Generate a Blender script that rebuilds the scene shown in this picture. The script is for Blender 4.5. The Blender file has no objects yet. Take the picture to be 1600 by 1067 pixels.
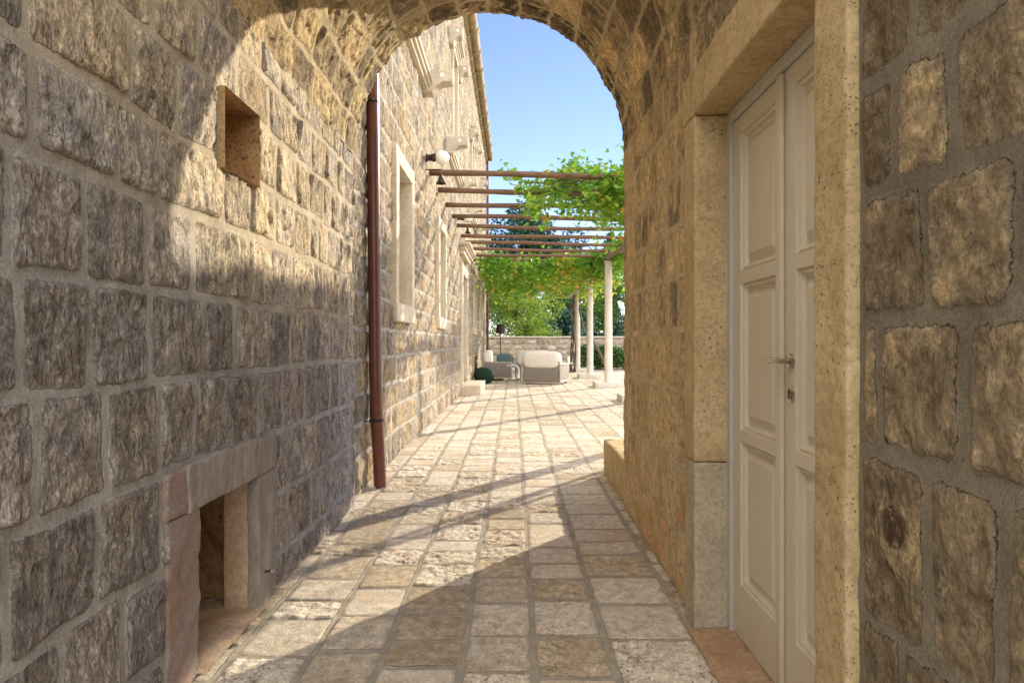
import bpy, bmesh, math, random
import numpy as np
from mathutils import Vector, Matrix, noise as mnoise

random.seed(7)
C = bpy.context.scene.collection
SC = bpy.context.scene

# ------------------------------------------------------------------ camera, sky, sun, exposure
EYE = 1.30
cam_d = bpy.data.cameras.new("camera")
cam = bpy.data.objects.new("camera", cam_d); C.objects.link(cam)
cam_d.sensor_width = 36.0
cam_d.lens = 24.0
cam_d.clip_start = 0.02; cam_d.clip_end = 2000
cam.location = (0, 0, EYE)
cam.rotation_euler = (math.radians(90), 0, math.radians(0.16))
SC.camera = cam

SUN_EL = math.radians(20.2)
SUN_AZ = math.radians(36.2)          # from +Y towards +X
world = bpy.data.worlds.new("World"); SC.world = world
world.use_nodes = True
wn = world.node_tree; wn.nodes.clear()
sky = wn.nodes.new('ShaderNodeTexSky'); sky.sky_type = 'NISHITA'
sky.sun_disc = False
sky.sun_elevation = SUN_EL; sky.sun_rotation = SUN_AZ
sky.air_density = 0.7; sky.dust_density = 0.0; sky.ozone_density = 1.0
bg = wn.nodes.new('ShaderNodeBackground'); bg.inputs['Strength'].default_value = 0.10
wo = wn.nodes.new('ShaderNodeOutputWorld')
# unseen broken bright cloud added overhead and behind to lift shade, clear blue ahead
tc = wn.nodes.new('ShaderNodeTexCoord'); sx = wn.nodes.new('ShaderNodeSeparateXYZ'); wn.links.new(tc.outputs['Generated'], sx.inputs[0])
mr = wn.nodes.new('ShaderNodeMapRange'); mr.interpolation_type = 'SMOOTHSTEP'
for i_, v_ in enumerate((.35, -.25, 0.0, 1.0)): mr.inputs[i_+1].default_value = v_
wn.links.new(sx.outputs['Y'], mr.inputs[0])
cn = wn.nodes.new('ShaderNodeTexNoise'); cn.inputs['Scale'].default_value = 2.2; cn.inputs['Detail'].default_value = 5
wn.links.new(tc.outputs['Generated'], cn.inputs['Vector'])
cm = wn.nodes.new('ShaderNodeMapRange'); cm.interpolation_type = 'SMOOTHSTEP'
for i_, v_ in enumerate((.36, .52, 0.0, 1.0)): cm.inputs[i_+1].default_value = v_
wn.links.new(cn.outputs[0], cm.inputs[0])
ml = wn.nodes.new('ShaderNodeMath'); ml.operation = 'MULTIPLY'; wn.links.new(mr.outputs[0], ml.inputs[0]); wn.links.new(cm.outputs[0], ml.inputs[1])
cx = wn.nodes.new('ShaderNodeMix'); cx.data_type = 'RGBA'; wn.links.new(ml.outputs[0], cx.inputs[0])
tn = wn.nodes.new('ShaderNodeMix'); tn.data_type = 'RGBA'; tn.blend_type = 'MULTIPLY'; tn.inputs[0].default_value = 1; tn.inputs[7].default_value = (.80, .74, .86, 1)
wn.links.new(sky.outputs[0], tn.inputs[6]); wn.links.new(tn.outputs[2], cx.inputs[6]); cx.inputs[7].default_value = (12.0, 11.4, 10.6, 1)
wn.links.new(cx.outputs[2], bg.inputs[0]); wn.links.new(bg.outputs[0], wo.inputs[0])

sun_d = bpy.data.lights.new("sun", 'SUN'); sun_d.energy = 2.25; sun_d.angle = math.radians(0.5)
sun_d.color = (1.0, 0.86, 0.65)
sun = bpy.data.objects.new("sun", sun_d); C.objects.link(sun)
sdir = Vector((math.sin(SUN_AZ)*math.cos(SUN_EL), math.cos(SUN_AZ)*math.cos(SUN_EL), math.sin(SUN_EL)))
sun.rotation_euler = (-sdir).to_track_quat('-Z', 'Y').to_euler()
SC.view_settings.view_transform = 'Standard'
SC.view_settings.look = 'None'
SC.view_settings.exposure = 1.7
SC.view_settings.gamma = 1.0
SC.cycles.max_bounces = 10
SC.cycles.diffuse_bounces = 6

# ------------------------------------------------------------------ numpy noise
def _hash(ix, iy, iz, seed):
    h = (ix*374761393 + iy*668265263 + iz*2147483647 + seed*974711) & 0xFFFFFFFF
    h = ((h ^ (h >> 13))*1274126177) & 0xFFFFFFFF
    h = ((h ^ (h >> 16))*2246822519) & 0xFFFFFFFF
    return ((h ^ (h >> 15)) & 0xFFFFFF)/float(0xFFFFFF)

def vn(x, y, seed=0):
    x = np.asarray(x, float); y = np.asarray(y, float)
    x0 = np.floor(x).astype(np.int64); y0 = np.floor(y).astype(np.int64)
    fx = x-x0; fy = y-y0
    fx = fx*fx*(3-2*fx); fy = fy*fy*(3-2*fy)
    a = _hash(x0, y0, 0, seed); b = _hash(x0+1, y0, 0, seed)
    c = _hash(x0, y0+1, 0, seed); d = _hash(x0+1, y0+1, 0, seed)
    return (a*(1-fx)+b*fx)*(1-fy)+(c*(1-fx)+d*fx)*fy

def fbm(x, y, oct=4, seed=0, gain=.5):
    s = 0; a = 1; t = 0
    for i in range(oct):
        s = s+a*vn(x*2**i, y*2**i, seed+i*17); t += a; a *= gain
    return s/t - .5

def sstep(a, b, x):
    t = np.clip((x-a)/(b-a), 0, 1)
    return t*t*(3-2*t)

# ------------------------------------------------------------------ object helpers
def mesh_np(name, V, F, mat=None, smooth=True, attrs=None, parent=None):
    V = np.asarray(V, np.float32).reshape(-1, 3)
    if parent is not None:
        V = V - np.array(parent_loc(parent), np.float32)
    me = bpy.data.meshes.new(name)
    if isinstance(F, np.ndarray):
        n, k = F.shape
        me.vertices.add(len(V)); me.vertices.foreach_set('co', V.ravel())
        me.loops.add(n*k); me.loops.foreach_set('vertex_index', F.astype(np.int32).ravel())
        me.polygons.add(n)
        me.polygons.foreach_set('loop_start', np.arange(0, n*k, k, dtype=np.int32))
        me.polygons.foreach_set('loop_total', np.full(n, k, np.int32))
        me.update(calc_edges=True)
    else:
        me.from_pydata([tuple(v) for v in V], [], F); me.update()
    if attrs:
        for nm, arr in attrs.items():
            arr = np.asarray(arr, np.float32)
            if arr.ndim == 1:
                a = me.attributes.new(nm, 'FLOAT', 'POINT'); a.data.foreach_set('value', arr)
            else:
                if arr.shape[1] == 3:
                    arr = np.concatenate([arr, np.ones((len(arr), 1), np.float32)], 1)
                a = me.attributes.new(nm, 'FLOAT_COLOR', 'POINT'); a.data.foreach_set('color', arr.ravel())
    if smooth:
        me.polygons.foreach_set('use_smooth', np.ones(len(me.polygons), bool))
    me.validate()
    o = bpy.data.objects.new(name, me); C.objects.link(o)
    if mat: me.materials.append(mat)
    if parent is not None: o.parent = parent
    return o

def parent_loc(p):
    v = Vector((0, 0, 0))
    while p is not None:
        v = v + p.location; p = p.parent
    return v

def tag(o, label=None, cat=None, group=None, kind=None):
    if label: o['label'] = label
    if cat: o['category'] = cat
    if group: o['group'] = group
    if kind: o['kind'] = kind
    return o

def empty(name, loc, label, cat, group=None):
    o = bpy.data.objects.new(name, None); C.objects.link(o)
    o.location = loc; o.empty_display_size = .2
    return tag(o, label, cat, group)

class MB:
    """collects shapes in world coordinates; build() makes ONE mesh object"""
    def __init__(s): s.v = []; s.f = []
    def add(s, V, F):
        b = len(s.v); s.v += [tuple(p) for p in V]; s.f += [tuple(i+b for i in f) for f in F]
        return s
    def box(s, x0, x1, y0, y1, z0, z1):
        return s.add([(x0,y0,z0),(x1,y0,z0),(x1,y1,z0),(x0,y1,z0),(x0,y0,z1),(x1,y0,z1),(x1,y1,z1),(x0,y1,z1)],
                     [(0,3,2,1),(4,5,6,7),(0,1,5,4),(1,2,6,5),(2,3,7,6),(3,0,4,7)])
    def rbox(s, x0, x1, y0, y1, z0, z1, r=.01, res=.05, rough=0, fr=6, M=None):
        """box with rounded edges, optionally roughened by position noise"""
        V, F = rounded_box(x0,x1,y0,y1,z0,z1,r,res,rough,fr)
        if M is not None: V = [M @ Vector(p) for p in V]
        return s.add(V, F)
    def tube(s, pts, rad, seg=12, cap=True):
        pts = [Vector(p) for p in pts]
        if not hasattr(rad, '__len__'): rad = [rad]*len(pts)
        V = []; F = []; up = Vector((0, 0, 1))
        t0 = (pts[1]-pts[0]).normalized()
        n = t0.cross(up)
        if n.length < .1: n = t0.cross(Vector((1, 0, 0)))
        n.normalize()
        for i, p in enumerate(pts):
            t = (pts[min(i+1, len(pts)-1)]-pts[max(i-1, 0)]).normalized()
            n = (n-t*n.dot(t)).normalized(); b = t.cross(n)
            for k in range(seg):
                a = 2*math.pi*k/seg
                V.append(p+(n*math.cos(a)+b*math.sin(a))*rad[i])
        for i in range(len(pts)-1):
            for k in range(seg):
                k2 = (k+1) % seg
                F.append((i*seg+k, i*seg+k2, (i+1)*seg+k2, (i+1)*seg+k))
        if cap:
            F.append(tuple(range(seg))[::-1]); F.append(tuple((len(pts)-1)*seg+k for k in range(seg)))
        return s.add(V, F)
    def lathe(s, prof, origin, seg=24, axis='Z', sc=(1, 1)):
        V = []; F = []; o = Vector(origin)
        for r, h in prof:
            for k in range(seg):
                a = 2*math.pi*k/seg; c, d = r*math.cos(a)*sc[0], r*math.sin(a)*sc[1]
                V.append(o+(Vector((c, d, h)) if axis == 'Z' else Vector((h, c, d)) if axis == 'X' else Vector((c, h, d))))
        for i in range(len(prof)-1):
            for k in range(seg):
                k2 = (k+1) % seg
                F.append((i*seg+k, i*seg+k2, (i+1)*seg+k2, (i+1)*seg+k))
        return s.add(V, F)
    def prism(s, prof, y0, y1):
        """profile of (x,z) extruded along y"""
        n = len(prof)
        V = [(x, y0, z) for x, z in prof]+[(x, y1, z) for x, z in prof]
        F = [(i, (i+1) % n, n+(i+1) % n, n+i) for i in range(n)]+[tuple(range(n))[::-1], tuple(range(n, 2*n))]
        return s.add(V, F)
    def build(s, name, mat, parent=None, smooth=False, bevel=0, subdiv=0, auto=None):
        off = parent_loc(parent) if parent is not None else Vector((0, 0, 0))
        me = bpy.data.meshes.new(name)
        me.from_pydata([tuple(Vector(p)-off) for p in s.v], [], s.f); me.update()
        bm = bmesh.new(); bm.from_mesh(me)
        bmesh.ops.recalc_face_normals(bm, faces=bm.faces)
        bm.to_mesh(me); bm.free()
        if smooth: me.polygons.foreach_set('use_smooth', np.ones(len(me.polygons), bool))
        if auto is not None:
            me.polygons.foreach_set('use_smooth', np.ones(len(me.polygons), bool)); me.set_sharp_from_angle(angle=math.radians(auto))
        me.materials.append(mat)
        o = bpy.data.objects.new(name, me); C.objects.link(o)
        if parent is not None: o.parent = parent
        if bevel:
            m = o.modifiers.new('b', 'BEVEL'); m.width = bevel; m.segments = 2; m.limit_method = 'ANGLE'
        return o

def rounded_box(x0,x1,y0,y1,z0,z1,r,res,rough,fr):
    lo = np.array([x0,y0,z0]); hi = np.array([x1,y1,z1]); r = min(r, (hi-lo).min()*.49)
    V = []; F = []
    def ax(a, b):
        n = max(1, int(round((b-a-2*r)/res)))
        return [a, a+r*.3, a+r]+list(np.linspace(a+r, b-r, n+1))[1:-1]+[b-r, b-r*.3, b]
    A = [ax(lo[i], hi[i]) for i in range(3)]
    cache = {}
    def vid(p):
        k = tuple(round(float(c), 6) for c in p)
        if k not in cache:
            cache[k] = len(V); V.append(np.array(p, float))
        return cache[k]
    for d in range(3):
        e, g = (d+1) % 3, (d+2) % 3
        for side in (0, 1):
            for i in range(len(A[e])-1):
                for j in range(len(A[g])-1):
                    q = []
                    for (a, b) in ((i, j), (i+1, j), (i+1, j+1), (i, j+1)):
                        p = [0, 0, 0]; p[d] = (lo, hi)[side][d]; p[e] = A[e][a]; p[g] = A[g][b]
                        q.append(vid(p))
                    F.append(tuple(q) if side else tuple(q[::-1]))
    out = []
    for p in V:
        c = np.clip(p, lo+r, hi-r); dv = p-c; L = np.linalg.norm(dv)
        w = c+dv/L*r if L > 1e-9 else p
        if rough:
            nv = mnoise.noise_vector(Vector(w*fr)); n2 = mnoise.noise_vector(Vector(w*fr*3.1))
            w = w+(np.array(nv)+.5*np.array(n2))*rough
        out.append(w)
    return out, F

# ------------------------------------------------------------------ materials
def newmat(name):
    m = bpy.data.materials.new(name); m.use_nodes = True
    nt = m.node_tree; b = nt.nodes['Principled BSDF']
    return m, nt, b
class N:
    def __init__(s, nt): s.nt = nt
    def node(s, t, **k):
        n = s.nt.nodes.new(t)
        for a, v in k.items(): setattr(n, a, v)
        return n
    def link(s, a, b): s.nt.links.new(a, b)
    def setin(s, sock, v):
        if isinstance(v, (int, float)): sock.default_value = v
        elif isinstance(v, tuple): sock.default_value = (v+(1,))[:4] if sock.type == 'RGBA' else v
        else: s.link(v, sock)
    def math(s, op, a, b=0.0, c=None, clamp=False):
        n = s.node('ShaderNodeMath', operation=op, use_clamp=clamp)
        s.setin(n.inputs[0], a); s.setin(n.inputs[1], b)
        if c is not None: s.setin(n.inputs[2], c)
        return n.outputs[0]
    def mix(s, f, a, b, mode='MIX'):
        n = s.node('ShaderNodeMix', data_type='RGBA', blend_type=mode)
        s.setin(n.inputs[0], f); s.setin(n.inputs[6], a); s.setin(n.inputs[7], b)
        return n.outputs[2]
    def coords(s, scale=(1,1,1)):
        t = s.node('ShaderNodeTexCoord'); m = s.node('ShaderNodeMapping')
        m.inputs['Scale'].default_value = scale
        s.link(t.outputs['Object'], m.inputs[0]); return m.outputs[0]
    def noise(s, sc, det=4, rough=.5, vec=None, out=0, dist=0):
        n = s.node('ShaderNodeTexNoise'); n.inputs['Scale'].default_value = sc
        n.inputs['Detail'].default_value = det; n.inputs['Roughness'].default_value = rough
        n.inputs['Distortion'].default_value = dist
        if vec is not None: s.link(vec, n.inputs['Vector'])
        return n.outputs[out]
    def voro(s, sc, vec=None, feature='F1', out='Distance'):
        n = s.node('ShaderNodeTexVoronoi', feature=feature); n.inputs['Scale'].default_value = sc
        if vec is not None: s.link(vec, n.inputs['Vector'])
        return n.outputs[out]
    def mapr(s, v, a, b, c=0.0, d=1.0, smooth=False):
        n = s.node('ShaderNodeMapRange'); n.interpolation_type = 'SMOOTHSTEP' if smooth else 'LINEAR'
        s.setin(n.inputs[0], v)
        for i, q in enumerate((a, b, c, d)): s.setin(n.inputs[i+1], q)
        return n.outputs[0]
    def ramp(s, v, stops):
        n = s.node('ShaderNodeValToRGB'); s.setin(n.inputs[0], v)
        cr = n.color_ramp
        while len(cr.elements) < len(stops): cr.elements.new(.5)
        for e, (p, c) in zip(cr.elements, stops): e.position = p; e.color = c+(1,)
        return n.outputs[0]
    def attr(s, nm, out='Fac'):
        n = s.node('ShaderNodeAttribute'); n.attribute_name = nm; return n.outputs[out]
    def bump(s, h, dist, strength=1.0, normal=None):
        n = s.node('ShaderNodeBump'); n.inputs['Distance'].default_value = dist
        n.inputs['Strength'].default_value = strength
        s.setin(n.inputs['Height'], h)
        if normal is not None: s.link(normal, n.inputs['Normal'])
        return n.outputs[0]

def stone_mat(name, stops, mortar, mortar2=None, grain=(1,1,1), bumpd=.006, edge_noise=.02, contrast=.5, pit=.5, pscale=1.0, stain=(.10,.075,.05), gate=False, veins=.5, crk=.45):
    m, nt, b = newmat(name); n = N(nt)
    co = n.coords(grain); iso = n.coords(); pc = n.coords((grain[0], grain[1]*1.25, grain[2]*.6))
    edge = n.attr('edge')
    rnd = n.node('ShaderNodeAttribute'); rnd.attribute_name = 'rnd'
    sep = n.node('ShaderNodeSeparateColor'); n.link(rnd.outputs['Color'], sep.inputs[0])
    big = n.noise(3.2, 4, .55, iso); mid = n.noise(17, 7, .66, co, dist=.12); fine = n.noise(95, 6, .7, co)
    en = n.noise(45, 5, .65, iso)
    e2 = n.math('ADD', edge, n.math('MULTIPLY', n.math('SUBTRACT', en, .5), edge_noise*2))
    mask = n.mapr(e2, 0.0, .004, smooth=True)
    t = n.math('ADD', sep.outputs[0], n.math('MULTIPLY', n.math('SUBTRACT', big, .5), .9))
    t = n.math('ADD', t, n.math('MULTIPLY', n.math('SUBTRACT', mid, .5), .7), clamp=True)
    col = n.ramp(t, stops)
    bright = n.math('MULTIPLY', n.mapr(sep.outputs[1], 0, 1, 1-.22*contrast, 1+.22*contrast), n.mapr(mid, .36, .64, 1-.38*contrast, 1+.32*contrast))
    bright = n.math('MULTIPLY', bright, n.mapr(fine, .38, .62, 1-.42*contrast, 1+.40*contrast))
    cb = n.node('ShaderNodeCombineColor')
    for i in range(3): n.link(bright, cb.inputs[i])
    col = n.mix(1.0, col, cb.outputs[0], 'MULTIPLY')
    smask = n.math('MULTIPLY', n.mapr(n.noise(9, 5, .7, iso, dist=1.0), .46, .56), n.mapr(sep.outputs[2], .05, .6), clamp=True)
    col = n.mix(n.math('MULTIPLY', smask, .9), col, stain)
    # pits and short cracks along the grain
    p1 = n.mapr(n.noise(52*pscale, 4, .6, pc, dist=.5), .565, .64)
    p2 = n.mapr(n.noise(21*pscale, 4, .65, pc, dist=1.2), .59, .66)
    where = n.mapr(n.noise(5, 4, .6, iso), .40, .56, .25, 1)
    if gate: where = n.math('MULTIPLY', n.mapr(sep.outputs[1], .45, .75, .12, 1.2), where)
    pm = n.math('MULTIPLY', n.math('MAXIMUM', n.math('MULTIPLY', p1, .8), p2), n.math('MULTIPLY', where, pit), clamp=True)
    vn_ = n.math('ABSOLUTE', n.math('SUBTRACT', n.noise(6.5, 5, .6, co, dist=.8), .5))
    vein = n.math('MULTIPLY', n.mapr(vn_, .0, .010, 1, 0), n.math('MULTIPLY', n.mapr(n.noise(4.3, 3, .6, n.coords((1, 1, 1))), .46, .58), veins))
    dk = n.math('MAXIMUM', pm, n.math('MULTIPLY', vein, .8))
    col = n.mix(n.math('MULTIPLY', dk, .72), col, (stops[0][1][0]*.32, stops[0][1][1]*.28, stops[0][1][2]*.24))
    def mo(mc): return n.mix(n.mapr(n.noise(6, 5, .65, n.coords()), .38, .62), tuple(x*.80 for x in mc), tuple(min(1, x*1.14) for x in mc))
    mc = mo(mortar)
    if mortar2: mc = n.mix(n.attr('warm'), mc, mo(mortar2))
    mf = n.noise(150, 4, .7, iso)
    mc = n.mix(n.mapr(mf, .36, .62), n.mix(1.0, mc, (.66,.64,.62), 'MULTIPLY'), mc)
    # lime smeared over the stone edge, and a thin broken crack beside it
    smear = n.math('MULTIPLY', n.mapr(e2, .002, .022, 1, 0), n.mapr(n.noise(11, 5, .65, iso), .47, .58))
    col = n.mix(n.math('MULTIPLY', smear, .75), col, mc)
    crack = n.math('MULTIPLY', n.mapr(n.math('ABSOLUTE', n.math('SUBTRACT', e2, .002)), 0, .003, 1, 0), n.mapr(n.noise(6, 4, .6, iso), .50, .60))
    out = n.mix(mask, mc, col)
    out = n.mix(n.math('MULTIPLY', crack, crk), out, (mortar[0]*.4, mortar[1]*.36, mortar[2]*.32))
    n.link(out, b.inputs['Base Color'])
    b.inputs['Roughness'].default_value = .9
    b.inputs['Specular IOR Level'].default_value = .2
    h = n.math('ADD', n.math('MULTIPLY', mid, 1.0), n.math('MULTIPLY', fine, .7))
    h = n.math('SUBTRACT', h, n.math('MULTIPLY', dk, .55))
    h = n.math('MULTIPLY', h, n.mapr(mask, 0, 1, .3, 1))
    h = n.math('ADD', h, n.math('MULTIPLY', mask, .15))
    n.link(n.bump(h, bumpd), b.inputs['Normal'])
    return m

def block_mat(name, c1, c2, pitc=(.14,.09,.05), pits=.6, bumpd=.004, rough=.85, sc=1.0, streak=(1,1,1)):
    """smooth sawn / weathered stone block, pitted like travertine"""
    m, nt, b = newmat(name); n = N(nt); iso = n.coords(streak)
    big = n.noise(2.6*sc, 5, .6, iso); fine = n.noise(45*sc, 6, .7, iso)
    col = n.mix(n.mapr(big, .40, .60), c1, c2)
    col = n.mix(n.mapr(fine, .44, .62, .0, .45), col, (c1[0]*.5, c1[1]*.45, c1[2]*.4))
    blot = n.noise(7*sc, 6, .7, n.coords((1, 1, .6)), dist=.5)
    col = n.mix(n.mapr(blot, .50, .64, 0, .35), col, (c1[0]*.62, c1[1]*.58, c1[2]*.52))
    v1 = n.voro(30*sc, n.coords((1,1,1))); pv = n.math('MULTIPLY', n.mapr(v1, .08, .2, 1, 0, True), n.mapr(n.noise(6*sc, 3, .6, iso), .45, .6))
    v2 = n.voro(85*sc, n.coords((1,1,1))); pv2 = n.math('MULTIPLY', n.mapr(v2, .1, .3, 1, 0, True), n.mapr(n.noise(9*sc, 3, .6, iso), .4, .6))
    pm = n.math('MULTIPLY', n.math('MAXIMUM', pv, pv2), pits, clamp=True)
    col = n.mix(n.math('MULTIPLY', pm, .8), col, pitc)
    n.link(col, b.inputs['Base Color']); b.inputs['Roughness'].default_value = rough
    b.inputs['Specular IOR Level'].default_value = .25
    h = n.math('SUBTRACT', n.math('ADD', n.math('MULTIPLY', big, .6), n.math('MULTIPLY', fine, .5)), n.math('MULTIPLY', pm, .9))
    n.link(n.bump(h, bumpd), b.inputs['Normal'])
    return m

def plain_mat(name, col, rough=.6, metal=0, var=.12, bumpd=0, sc=20, spec=.5, stretch=(1,1,1), coat=0):
    m, nt, b = newmat(name); n = N(nt); co = n.coords(stretch)
    nz = n.noise(sc, 5, .6, co)
    c = n.mix(n.mapr(nz, .3, .7), tuple(x*(1-var) for x in col), tuple(min(1, x*(1+var)) for x in col))
    n.link(c, b.inputs['Base Color']); b.inputs['Roughness'].default_value = rough
    b.inputs['Metallic'].default_value = metal; b.inputs['Specular IOR Level'].default_value = spec
    b.inputs['Coat Weight'].default_value = coat
    if bumpd: n.link(n.bump(nz, bumpd), b.inputs['Normal'])
    return m

def leaf_mat(name, stops, trans=.45, rough=.5):
    m, nt, b = newmat(name); n = N(nt)
    a = n.attr('tone'); col = n.ramp(a, stops)
    n.link(col, b.inputs['Base Color']); b.inputs['Roughness'].default_value = rough
    b.inputs['Specular IOR Level'].default_value = .3
    tr = n.node('ShaderNodeBsdfTranslucent'); 
    n.link(n.mix(1.0, col, (1.0, 1.0, .55), 'MULTIPLY'), tr.inputs[0])
    mx = n.node('ShaderNodeMixShader'); mx.inputs[0].default_value = trans
    n.link(b.outputs[0], mx.inputs[1]); n.link(tr.outputs[0], mx.inputs[2])
    out = nt.nodes['Material Output']; n.link(mx.outputs[0], out.inputs[0])
    return m

M = {}
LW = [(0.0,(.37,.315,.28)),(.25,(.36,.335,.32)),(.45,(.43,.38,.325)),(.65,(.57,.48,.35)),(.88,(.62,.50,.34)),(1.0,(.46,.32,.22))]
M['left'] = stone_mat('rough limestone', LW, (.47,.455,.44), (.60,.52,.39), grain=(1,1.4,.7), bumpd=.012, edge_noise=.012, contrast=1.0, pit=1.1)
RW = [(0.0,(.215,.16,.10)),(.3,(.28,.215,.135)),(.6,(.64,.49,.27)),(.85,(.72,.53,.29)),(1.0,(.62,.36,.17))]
M['right'] = stone_mat('ochre limestone', RW, (.27,.235,.175), (.68,.55,.34), grain=(1,1,.95), bumpd=.008, edge_noise=.016, contrast=.62, pit=.7, crk=.05, pscale=.8, stain=(.06,.03,.018))
M['vault'] = stone_mat('vault limestone', RW, (.60,.49,.31), grain=(1,1,1), bumpd=.010, edge_noise=.02, contrast=.75, pit=.8, stain=(.05,.042,.032))
HW = [(0.0,(.29,.24,.19)),(.3,(.37,.31,.24)),(.6,(.44,.36,.265)),(.85,(.48,.375,.24)),(1.0,(.40,.28,.17))]
M['house'] = stone_mat('pale house limestone', HW, (.47,.43,.365), grain=(1,1.3,.55), bumpd=.02, edge_noise=.012, contrast=.9, pit=1.0, pscale=.55)
FL = [(0.0,(.45,.365,.26)),(.2,(.54,.455,.335)),(.5,(.64,.57,.465)),(.8,(.69,.62,.52)),(1.0,(.60,.485,.36))]
M['floor'] = stone_mat('worn flagstone', FL, (.44,.40,.33), grain=(1.2,1,1), bumpd=.005, edge_noise=.006, contrast=.55, pit=1.1, pscale=.85, stain=(.20,.15,.10), gate=True, veins=.35)
M['garden'] = stone_mat('garden wall stone', [(0,(.30,.24,.19)),(.4,(.44,.36,.29)),(.7,(.50,.40,.28)),(1,(.56,.50,.44))], (.46,.43,.39), bumpd=.02, edge_noise=.01, contrast=.7)
M['travertine'] = block_mat('pitted travertine', (.56,.42,.225), (.67,.52,.30), pits=.75, bumpd=.006)
M['travertine_grey'] = block_mat('grey travertine', (.50,.43,.31), (.60,.52,.38), pits=.5)
M['frame_stone'] = block_mat('smooth pale limestone', (.62,.54,.43), (.70,.61,.49), pits=.3, bumpd=.003)
M['niche_frame'] = block_mat('weathered grey limestone', (.31,.28,.26), (.46,.41,.355), pits=.3, bumpd=.006, sc=1.6, streak=(1,2.4,.6))
M['niche_red'] = block_mat('reddish limestone', (.36,.25,.20), (.36,.31,.29), pits=.35, bumpd=.006, sc=1.6)
M['niche_slab'] = block_mat('smooth tan slab', (.52,.36,.24), (.60,.46,.33), pits=.15, bumpd=.002)
M['niche_in'] = block_mat('rough brown rubble', (.34,.20,.09), (.50,.33,.17), pits=.9, bumpd=.02, sc=.8)
M['threshold'] = block_mat('red pitted threshold', (.44,.28,.17), (.54,.39,.26), pits=.9)
M['bracket'] = block_mat('pale carved limestone', (.56,.49,.40), (.66,.59,.49), pits=.25)
M['paint'] = plain_mat('cream grey satin paint', (.64,.57,.43), .38, var=.05, bumpd=.0006, sc=60, stretch=(1,1,.15), spec=.5)
M['paint_frame'] = plain_mat('grey satin paint', (.55,.52,.46), .42, var=.05, bumpd=.0006, sc=60, stretch=(1,1,.15))
M['dark'] = plain_mat('dark gap', (.03,.025,.02), .9)
M['nickel'] = plain_mat('satin nickel', (.55,.50,.43), .25, metal=1, var=.05)
M['iron'] = plain_mat('dark iron', (.05,.035,.03), .5, metal=.6)
M['pipe'] = plain_mat('oxblood painted pipe', (.15,.052,.036), .33, var=.15, sc=9, spec=.5)
M['wood'] = plain_mat('rusty brown timber', (.15,.082,.048), .75, var=.35, bumpd=.006, sc=14, stretch=(.4,2,2))
M['log'] = plain_mat('grey log', (.22,.15,.11), .8, var=.3, bumpd=.02, sc=10, stretch=(2,.4,2))
M['column'] = block_mat('white stone column', (.70,.66,.60), (.78,.74,.68), pits=.15)
M['tile'] = plain_mat('clay roof tile', (.50,.36,.22), .85, var=.3, bumpd=.01, sc=5)
M['gutter'] = block_mat('weathered gutter stone', (.34,.26,.16), (.50,.41,.28), pits=.4)
M['glass_opal'] = plain_mat('opal glass', (.82,.82,.80), .15, var=.02)
M['shutter'] = plain_mat('grey shutter', (.42,.43,.42), .5, var=.08)
M['pane'] = plain_mat('window glass', (.05,.065,.075), .06, var=.1, spec=.8)
M['cloth_white'] = plain_mat('white cushion cloth', (.72,.68,.64), .9, var=.06, bumpd=.01, sc=6)
M['cloth_throw'] = plain_mat('pale grey throw', (.74,.72,.72), .95, var=.1, bumpd=.02, sc=14)
M['teal'] = plain_mat('teal cushion cloth', (.085,.13,.145), .9, var=.15)
M['pouf'] = plain_mat('dark green knit', (.004,.028,.012), .95, var=.5, bumpd=.02, sc=30)
def rope():
    m, nt, b = newmat('woven grey rope'); n = N(nt); co = n.coords()
    w = n.node('ShaderNodeTexWave', wave_type='BANDS', bands_direction='DIAGONAL'); w.inputs['Scale'].default_value = 14; w.inputs['Distortion'].default_value = .3
    w.bands_direction = 'X'
    n.link(co, w.inputs['Vector'])
    c = n.mix(w.outputs['Fac'], (.24,.20,.17), (.46,.41,.36))
    n.link(c, b.inputs['Base Color']); b.inputs['Roughness'].default_value = .85
    n.link(n.bump(w.outputs['Fac'], .02), b.inputs['Normal']); return m
M['rope'] = rope()
M['rope_frame'] = plain_mat('pale aluminium frame', (.45,.40,.35), .5)
M['grass'] = plain_mat('garden ground', (.16,.17,.08), .95, var=.4, bumpd=.03, sc=3)
M['bark'] = plain_mat('grey brown bark', (.13,.095,.07), .9, var=.4, bumpd=.03, sc=12, stretch=(1,1,.3))
VINE = [(0,(.05,.13,.02)),(.3,(.09,.24,.03)),(.6,(.20,.40,.055)),(.8,(.40,.50,.08)),(.93,(.62,.46,.08)),(1,(.55,.30,.07))]
M['vine'] = leaf_mat('vine leaves', VINE, .5)
M['tree_light'] = leaf_mat('light green leaves', [(0,(.05,.12,.02)),(.5,(.15,.27,.05)),(1,(.34,.46,.09))], .4)
M['tree_dark'] = leaf_mat('dark conifer needles', [(0,(.018,.06,.055)),(.5,(.045,.12,.10)),(1,(.10,.20,.14))], .15, .7)
M['tree_mid'] = leaf_mat('mid green leaves', [(0,(.035,.09,.02)),(.5,(.08,.18,.04)),(1,(.2,.34,.07))], .4)
M['hedge'] = leaf_mat('hedge leaves', [(0,(.02,.06,.015)),(.5,(.05,.12,.03)),(1,(.14,.26,.06))], .3)

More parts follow.
